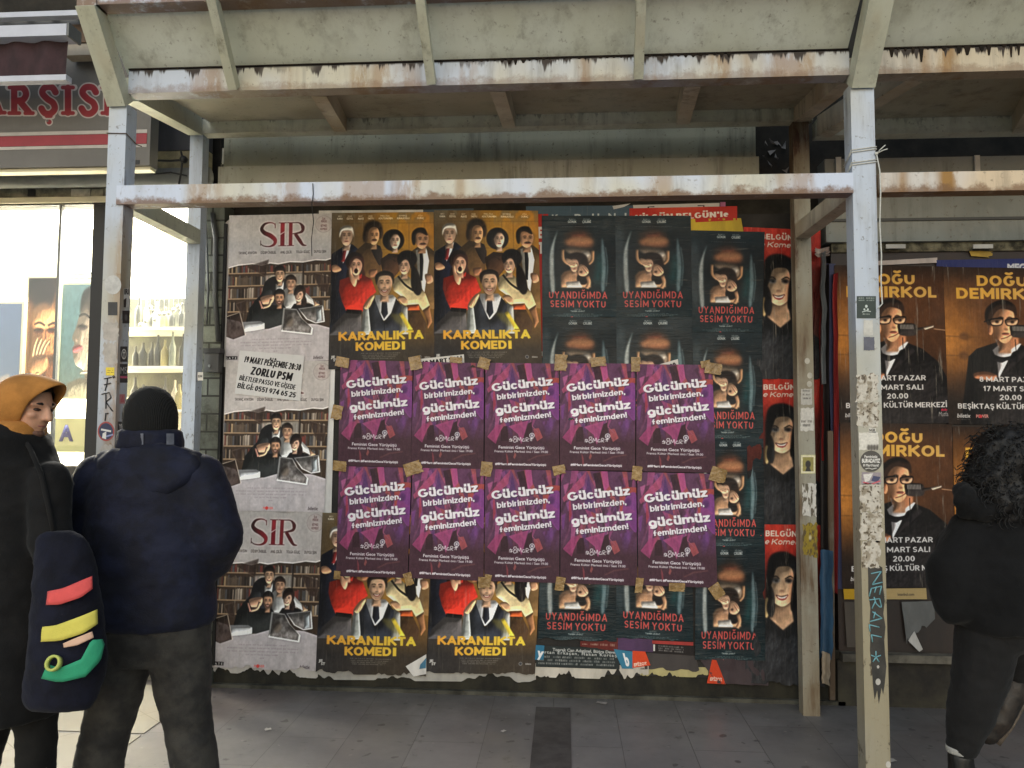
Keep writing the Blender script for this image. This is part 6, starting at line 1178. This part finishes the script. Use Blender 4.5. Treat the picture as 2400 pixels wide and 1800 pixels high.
# collar stand with two grey knit bands
for x0,x1,n in ((312,336,'collar_band'),(390,408,'collar_band')):
    bm=B(); P=[[],[]]
    for j,yy in enumerate((1012,1038)):
        for i in range(5):
            x=x0+(x1-x0)*i/4; t=(x-352)/70; P[j].append(bm.verts.new(pp(x,yy+4,-.122*math.sqrt(max(0,1-t*t))-.001)))
    for i in range(4): bm.faces.new((P[0][i],P[0][i+1],P[1][i+1],P[1][i]))
    fin(n,bm,cloth('grey_knit_band',(120,124,136),.4),jk,True)
bm=B(); s_loft(bm,[R1(352,1050,80,.115),R1(352,1030,76,.118),R1(353,1012,74,.115),R1(353,1008,68,.11)]); blob('collar',bm,.009,NAVY,jk,3,.003,(8,8,20))
bm=B(); s_ball(bm,pp(353,972),(.106,.122,.125)); s_loft(bm,[R1(353,1013,58,.112),R1(353,1008,60,.117),R1(353,980,61,.122),R1(353,965,60,.12)])
m,nt,p=newmat('black_rib_knit'); k=N(nt); v=k.pos(); wv=k.n('ShaderNodeTexWave'); wv.inputs['Scale'].default_value=60; wv.inputs['Distortion'].default_value=2; k.l(v,wv.inputs[0]); k.l(k.bump(k.math('ADD',wv.outputs[1],k.noise(v,200,2)),.6,.004),p.inputs['Normal']); p.inputs['Base Color'].default_value=(*lin((17,17,16)),1); p.inputs['Roughness'].default_value=.95; KNIT=m
blob('beanie',bm,.008,KNIT,man1,4,0,(1,1,1),None,.0015)
bm=B(); s_loft(bm,[R1(350,1545,118,.13),R1(350,1500,135,.15),R1(350,1430,140,.155),R1(350,1400,128,.14)])
for L,w in zip(LG,((76,64,54,52,50),(76,62,52,50,50))): s_chain(bm,[(pp(x,y),r*px1) for (x,y),r in zip(L,w)])
blob('trousers',bm,.012,cloth('grey_trousers',(62,60,56),.35,.8,200,(42,41,40)),man1,5,.006,(6,6,11))
SHOE=plain('black_shoe',(24,22,22),.45,.3,20,.2)
for L in LG:
    bm=B(); q=gd(0,0,0) if False else pp(*L[-1]); s_ball(bm,Vector((q.x,Y1+.06,.05)),(.05,.14,.05)); s_cap(bm,Vector((q.x,Y1,.05)),.048,Vector((q.x,Y1,.12)),.05); s_ball(bm,Vector((q.x,Y1-.04,.045)),(.046,.06,.045)); blob('shoe',bm,.009,SHOE,man1,3,0,(1,1,1),[(Vector((0,0,.006)),Vector((0,0,-1)))])
# ---- 2. hooded man at the left with the striped bag
Y2=2.95; p2=lambda x,y,d=0.: at(x,y,Y2+d); q2=Y2/FPX
def R2(x,y,rx,ry,d=0): q=p2(x,y,d); return (q.x,q.y,q.z,rx*q2,ry)
HC=p2(66,952); RH=(Matrix.Rotation(math.radians(-8),3,'Z')@Matrix.Rotation(math.radians(14),3,'Y'))   # face looks along +x, turned to the viewer and down
def hd(x,y,z): return HC+RH@Vector((x,y,z))
bm=B(); s_ball(bm,hd(-.01,0,.02),(.098,.074,.098),RH); s_ball(bm,hd(.035,0,-.035),(.062,.058,.075),RH); s_ball(bm,hd(.062,0,-.092),(.028,.034,.022),RH); s_cap(bm,hd(.0,.045,-.07),.02,hd(.06,.02,-.094),.02); s_cap(bm,hd(.0,-.045,-.07),.02,hd(.06,-.02,-.094),.02)
s_cap(bm,hd(.088,0,.018),.010,hd(.112,0,-.024),.014); s_ball(bm,hd(.098,.014,-.028),(.012,.008,.008),RH); s_ball(bm,hd(.098,-.014,-.028),(.012,.008,.008),RH)
for s in (-1,1): s_cap(bm,hd(.082,s*.012,.026),.011,hd(.066,s*.052,.024),.011); s_ball(bm,hd(.062,s*.04,-.02),(.024,.02,.018),RH); s_ball(bm,hd(-.01,s*.074,-.005),(.026,.01,.032),RH)
s_ball(bm,hd(.082,0,-.054),(.016,.025,.007),RH); s_ball(bm,hd(.079,0,-.068),(.016,.022,.008),RH)
s_cap(bm,hd(-.02,0,-.06),.055,p2(45,1060),.06)
s_loft(bm,[R2(30,1450,80,.10),R2(30,1250,85,.11),R2(32,1110,110,.10),R2(40,1060,60,.07)])
L2=[[(70,1470),(80,1620),(86,1760),(80,1900)],[(5,1470),(-10,1620),(-40,1760),(-70,1890)]]
for L in L2: s_chain(bm,[(p2(x,y),r) for (x,y),r in zip(L,(.085,.068,.05,.045))])
A2=[[(115,1130,-.05),(120,1270,-.1),(150,1360,-.12)],[(-60,1130,.05),(-75,1270,.05),(-40,1380,.12)]]
for A in A2:
    s_chain(bm,[(p2(*A[0]),.05),(p2(*A[1]),.042),(p2(*A[2]),.03)]); w=p2(*A[2])
    s_ball(bm,w+Vector((.01,0,-.05)),(.022,.04,.045))
    for i in range(4): s_cap(bm,w+Vector((.015,-.03+i*.02,-.085)),.009,w+Vector((-.005,-.028+i*.019,-.135+.008*abs(i-1.5))),.008)
    s_cap(bm,w+Vector((.02,-.03,-.04)),.010,w+Vector((.025,-.055,-.085)),.009)
man2=blob('person',bm,.0065,skinmat('tan_skin',(202,152,124)),sm=3); tag(man2,'man in a camel hood and black coat looking down, walking with a striped bag','person')
HAIR=plain('dark_hair',(24,19,16),.6,.4,60,.4,(1,1,.3))
bm=B()
for s in (-1,1): tube(bm,[hd(.083,s*.012,.024),hd(.086,s*.028,.030),hd(.072,s*.05,.026)],[.003,.0055,.003],7)
fin('eyebrow',bm,HAIR,man2,True)
bm=B()
for s in (-1,1): s_ball(bm,hd(.0745,s*.031,.004),(.012,.016,.0065),RH)
fin('eye',bm,plain('dark_eye',(52,36,30),.3,.2,30,0),man2,True)
bm=B(); s_ball(bm,hd(.056,0,-.094),(.040,.040,.024),RH); s_cap(bm,hd(.0,-.052,-.06),.013,hd(.055,-.03,-.092),.014); s_cap(bm,hd(.0,.052,-.06),.013,hd(.055,.03,-.092),.014); s_ball(bm,hd(.086,0,-.046),(.010,.026,.005),RH); blob('stubble',bm,.005,plain('stubble',(128,92,76),.8,.35,160,.2),man2,3)
bm=B(); s_ball(bm,hd(.083,0,-.0595),(.016,.024,.0055),RH); fin('lips',bm,plain('lips',(150,90,82),.5,.1,20,0),man2,True)
bm=B(); s_ball(bm,hd(-.012,0,.03),(.102,.080,.098),RH); blob('hair',bm,.007,HAIR,man2,2,.003,(30,30,30),[(hd(.062,0,.06),RH@Vector((1,0,-.9)).normalized())])
# hood: shell open to the front
CAM=cloth('camel_hood',(184,126,62),.28,.85,160)
bm=B(); n=26; rings=[]
prof=[(.098,.076,.100,.026),(.07,.090,.112,.018),(.02,.104,.124,.012),(-.04,.110,.128,.004),(-.10,.098,.114,-.004),(-.14,.06,.075,-.012)]
for xx,ry,rz,zo in prof:
    R=[]
    for k_ in range(n):
        a=2*math.pi*k_/n; y=ry*math.cos(a); z=rz*math.sin(a)
        # front rim: top juts forward, lower part swept back along the jaw
        sn=math.sin(a)
        if xx>.09: fx=.07+(.062*sn if sn>0 else .05*sn)
        elif xx>.06: fx=.045+(.06*sn if sn>0 else .045*sn)
        elif xx>0: fx=.005+(.03*sn if sn>0 else .035*sn)
        else: fx=xx+.01*sn
        R.append(bm.verts.new(hd(fx,y,z*(1.3 if sn<0 else 1)+zo)))
    rings.append(R)
for a,b in zip(rings,rings[1:]):
    for k_ in range(n): bm.faces.new((a[k_],b[k_],b[(k_+1)%n],a[(k_+1)%n]))
bm.faces.new(rings[-1])
hme=fin('hood',bm,CAM,man2,True); md=hme.modifiers.new('t','SOLIDIFY'); md.thickness=.012; md.offset=-1; md=hme.modifiers.new('s','SUBSURF'); md.levels=md.render_levels=2
bm=B(); s_loft(bm,[R2(34,1075,70,.12),R2(38,1040,62,.11),R2(44,1005,54,.10),R2(46,990,46,.09)]); blob('hood_neck',bm,.01,CAM,hme,5,.006,(9,9,14))
bm=B(); s_loft(bm,[R2(30,1668,112,.19),R2(32,1600,114,.19),R2(34,1450,112,.18),R2(34,1300,112,.17),R2(32,1180,116,.165),R2(28,1110,112,.15),R2(24,1060,92,.15),R2(26,1025,76,.145),R2(24,1006,60,.135),R2(20,996,50,.12)])
for A,r in zip(A2,((.075,.072,.06),(.075,.072,.06))): s_chain(bm,[(p2(*a),q) for a,q in zip(A,r)])
BLK=cloth('black_coat',(25,24,24),.45,.9,180,(15,15,16)); coat2=blob('coat',bm,.014,BLK,man2,7,.008,(5,5,8))
bm=B()
for L in L2: s_chain(bm,[(p2(x,y),r) for (x,y),r in zip(L,(.10,.085,.068,.06))])
blob('trousers',bm,.012,cloth('black_trousers',(24,23,22),.4),man2,5,.005,(6,6,12))
for L in L2:
    q=p2(*L[-1]); bm=B(); s_ball(bm,Vector((q.x+.07,q.y,.05)),(.14,.05,.05)); s_cap(bm,Vector((q.x,q.y,.05)),.05,Vector((q.x,q.y,.13)),.052); blob('shoe',bm,.009,SHOE,man2,3,0,(1,1,1),[(Vector((0,0,.006)),Vector((0,0,-1)))])
# striped bag in front of him
YB=2.80; p3=lambda x,y,d=0.: at(x,y,YB+d); q3=YB/FPX
bag=empty('shoulder_bag',p3(150,1660),'navy cloth bag with coral, yellow and green bands on the hooded man','bag')
NV=cloth('navy_bag_cloth',(22,24,40),.35,.9,180,(14,15,26)); prof=[(140,1248,34,.025),(142,1262,56,.04),(146,1290,66,.055),(152,1330,72,.07),(156,1400,76,.085),(158,1470,84,.09),(158,1540,90,.095),(150,1600,90,.09),(142,1640,84,.08),(140,1654,78,.06)]
bm=B(); s_loft(bm,[(p3(x,y).x,YB,p3(x,y).z,rx*q3,ry) for x,y,rx,ry in prof[::-1]]); blob('body',bm,.010,NV,bag,5,.006,(6,6,7))
def onbag(px,py):
    ys=[a[1] for a in prof]; i=max(0,min(len(ys)-2,sum(y<=py for y in ys)-1)); t=(py-ys[i])/(ys[i+1]-ys[i]); cx,rx,ry=[prof[i][j]*(1-t)+prof[i+1][j]*t for j in (0,2,3)]; rx*=1.13; ry*=1.16
    u=max(-.985,min(.985,(px-cx)/rx)); return p3(px,py,-ry*math.sqrt(1-u*u)-.005)
def band(name,top,bot,c,lab=None):
    bm=B(); n=14; T=[];Bt=[]
    def ev(L,t):
        f=t*(len(L)-1); i=min(len(L)-2,int(f)); w=f-i; return (L[i][0]*(1-w)+L[i+1][0]*w,L[i][1]*(1-w)+L[i+1][1]*w)
    rows=[]
    for j in range(5):
        rows.append([bm.verts.new(onbag(*[a*(1-j/4)+b*j/4 for a,b in zip(ev(top,i/n),ev(bot,i/n))])) for i in range(n+1)])
    for a,b in zip(rows,rows[1:]):
        for i in range(n): bm.faces.new((a[i],a[i+1],b[i+1],b[i]))
    for f in bm.faces: f.smooth=True
    o=fin(name,bm,cloth(name+'_cloth',c,.12,.7),bag,True); md=o.modifiers.new('t','SOLIDIFY'); md.thickness=.0025; md.offset=0; o['label']=lab; return o
band('band',[(112,1386),(150,1378),(196,1358),(216,1350)],[(108,1418),(140,1417),(190,1400),(217,1380)],(228,92,90),'coral band across the bag')
band('band',[(80,1471),(130,1466),(190,1444),(228,1428)],[(78,1505),(140,1502),(196,1484),(229,1462)],(226,214,100),'yellow band across the bag')
band('band',[(86,1548),(140,1566),(190,1545),(214,1500),(240,1498)],[(78,1586),(140,1600),(200,1586),(236,1548),(245,1510)],(52,158,118),'curved green band round the bag base')
band('band',[(148,1508),(180,1494),(216,1480)],[(150,1518),(182,1512),(220,1494)],(226,186,160),'short peach band on the bag')
bm=B(); bmesh.ops.create_cone(bm,cap_ends=False,segments=18,radius1=.028,radius2=.028,depth=.02,matrix=Matrix.Translation(onbag(131,1552)+Vector((0,-.012,0)))@Matrix.Rotation(1.2,4,'X')); o=fin('ring',bm,cloth('lime_ring',(196,204,110),.1,.6),bag,True); md=o.modifiers.new('t','SOLIDIFY'); md.thickness=.008
bm=B(); tube(bm,[p3(130,1265,.0),p3(114,1190,.0),p3(96,1110,.02),p3(70,1050,.06),p3(50,1020,.12)],[.009]*5,8); fin('strap',bm,BLK,bag,True)
# ---- 3. curly haired woman walking out at the right
Y3=3.42; p4=lambda x,y,d=0.: at(x,y,Y3+d); q4=Y3/FPX
def R3(x,y,rx,ry,d=0): q=p4(x,y,d); return (q.x,q.y,q.z,rx*q4,ry)
bm=B(); hc=p4(2362,1092); s_ball(bm,hc,(.09,.085,.105)); s_ball(bm,hc+Vector((.03,-.02,-.05)),(.06,.06,.07)); s_ball(bm,hc+Vector((.1,-.035,-.03)),(.016,.012,.018)); s_cap(bm,hc+Vector((.0,0,-.06)),.05,p4(2360,1210),.055)
s_loft(bm,[R3(2340,1460,70,.10),R3(2340,1350,70,.10),R3(2345,1240,90,.09),R3(2355,1195,50,.06)])
LA=[(2318,1470),(2298,1580),(2276,1668),(2256,1742),(2252,1770)]; LB=[(2375,1470),(2392,1560),(2440,1590),(2412,1640),(2395,1650)]
s_chain(bm,[(p4(x,y),r) for (x,y),r in zip(LA,(.085,.068,.05,.034,.034))]); kn=[p4(2372,1470,.1),p4(2372,1530,.16),p4(2388,1570,.2)]; s_chain(bm,list(zip(kn,(.08,.06,.042))))
for A in ([(2285,1262,-.02),(2238,1350,-.04),(2262,1405,-.02)],[(2430,1250,.05),(2460,1370,.05),(2470,1470,0)]):
    s_chain(bm,[(p4(*A[0]),.048),(p4(*A[1]),.04),(p4(*A[2]),.028)]); w=p4(*A[2]); s_ball(bm,w+Vector((.02,0,-.03)),(.035,.02,.04))
    for i in range(4): s_cap(bm,w+Vector((.01+i*.014,0,-.06)),.008,w+Vector((.012+i*.014,.02,-.12+.006*abs(i-1.5))),.007)
    s_cap(bm,w+Vector((.0,-.01,-.03)),.009,w+Vector((-.02,-.02,-.07)),.008)
wom=blob('person',bm,.008,skinmat('woman_skin',(186,136,112)),sm=3); tag(wom,'curly haired woman in black coat and trousers at the right frame edge','person')  # her skin tone is slightly deeper than the two men's
BC=cloth('black_wool_coat',(21,21,22),.4,.95,180,(13,13,14))
bm=B(); s_loft(bm,[R3(2338,1472,76,.15),R3(2330,1440,92,.17),R3(2312,1390,110,.18),R3(2312,1330,100,.17),R3(2318,1270,106,.16),R3(2335,1225,84,.13),R3(2350,1195,64,.1)])
s_chain(bm,[(p4(2285,1250,-.02),.095),(p4(2236,1335,-.04),.10),(p4(2240,1410,-.04),.09)]); s_ball(bm,p4(2262,1416,-.02),(.09,.10,.075)); s_chain(bm,[(p4(2430,1250,.05),.08),(p4(2470,1370,.05),.075),(p4(2480,1450,0),.06)]); ct=blob('coat',bm,.013,BC,wom,7,.008,(6,6,8))
bm=B()
for i in range(14):
    t=i/13; s_ball(bm,p4(2254+t*34+6*math.sin(i*2.1),1148+50*abs(math.sin(i*1.3)),-.08+.02*math.cos(i*1.7)),.030+.008*math.sin(i*3))
for i in range(10): s_ball(bm,p4(2290+i*13,1190+6*math.sin(i),-.09),.045)
blob('collar_ruff',bm,.009,BC,ct,2,.006,(20,20,20))
CURL=plain('black_curly_hair',(20,17,16),.55,.4,80,.4)
bm=B(); s_ball(bm,hc+Vector((-.0,-.01,.02)),(.125,.12,.135)); s_ball(bm,hc+Vector((-.07,-.03,-.07)),(.10,.10,.12)); s_ball(bm,hc+Vector((-.05,-.06,-.14)),(.10,.09,.10)); s_ball(bm,hc+Vector((.05,-.05,.03)),(.1,.09,.1))
hr=blob('hair',bm,.012,CURL,wom,2,.016,(14,14,14),None,.006); tm=bmesh.new(); tm.from_mesh(hr.data); r=random.Random(4); vs=[(v.co.copy(),v.normal.copy()) for v in tm.verts]; tm.free(); bm=B()
for i in range(900):
    p,n=r.choice(vs); t1=n.cross(Vector((r.uniform(-1,1),r.uniform(-1,1),r.uniform(-1,1)))).normalized(); t2=n.cross(t1); a=r.uniform(0,6); rad=r.uniform(.008,.016); L=r.uniform(.02,.075); pts=[]
    for j in range(10): s=j/9; pts.append(p-n*.006+n*L*s*.8+Vector((0,0,-.03*s*s))+t1*rad*math.cos(a+s*9)*s+t2*rad*math.sin(a+s*9)*s)
    tube(bm,pts,[.0034-.002*j/9 for j in range(10)],4)
fin('curls',bm,CURL,hr,True)
bm=B(); s_chain(bm,[(p4(x,y),r*q4) for (x,y),r in zip(LA[:4],(64,56,46,32))]); s_chain(bm,list(zip(kn,(.105,.09,.07)))); s_ball(bm,p4(2340,1470),(.13,.13,.12))
blob('trousers',bm,.011,cloth('black_jeans',(30,29,29),.3),wom,5,.005,(7,7,14))
bm=B(); s_loft(bm,[R3(2254,1764,32,.055),R3(2254,1748,33,.057)]); o=blob('cuff',bm,.005,plain('white_cuff',(176,174,168),.8,.2,30,.2),wom,1); o.rotation_euler=(0,0,0)
q=p4(2252,1775); bm=B(); s_ball(bm,Vector((q.x-.08,Y3-.02,.05)),(.14,.05,.048)); s_cap(bm,Vector((q.x,Y3,.05)),.05,Vector((q.x,Y3,q.z)),.046); o=blob('boot',bm,.008,SHOE,wom,3,.003,(12,12,12),[(Vector((0,0,.006)),Vector((0,0,-1)))])
# trailing boot on tiptoe, sole turned back
A,T=p4(2392,1570,.2),p4(2318,1722,.2); d=(T-A).normalized(); sd=Vector((0,1,0)); up=sd.cross(d).normalized()
BR=plain('scuffed_brown_boot',(52,44,38),.5,.45,18,.3,c2=(24,22,21))
bm=B(); s_chain(bm,[(A,.055),(A+d*.12,.062),(A+d*.24,.058),(T,.040)]); s_cap(bm,A,.055,A-d*.02+up*.02+Vector((.02,0,.06)),.052); bt=blob('boot',bm,.009,BR,wom,3,.003,(12,12,12))
sg=1 if up.x>0 else -1; bm=B(); tube(bm,[A+up*sg*.058-d*.03,A+d*.10+up*sg*.068,A+d*.24+up*sg*.062,T+up*sg*.046+d*.02],[.016,.017,.017,.015],10); fin('sole',bm,plain('worn_sole',(112,100,88),.7,.4,14,.4),bt,True)
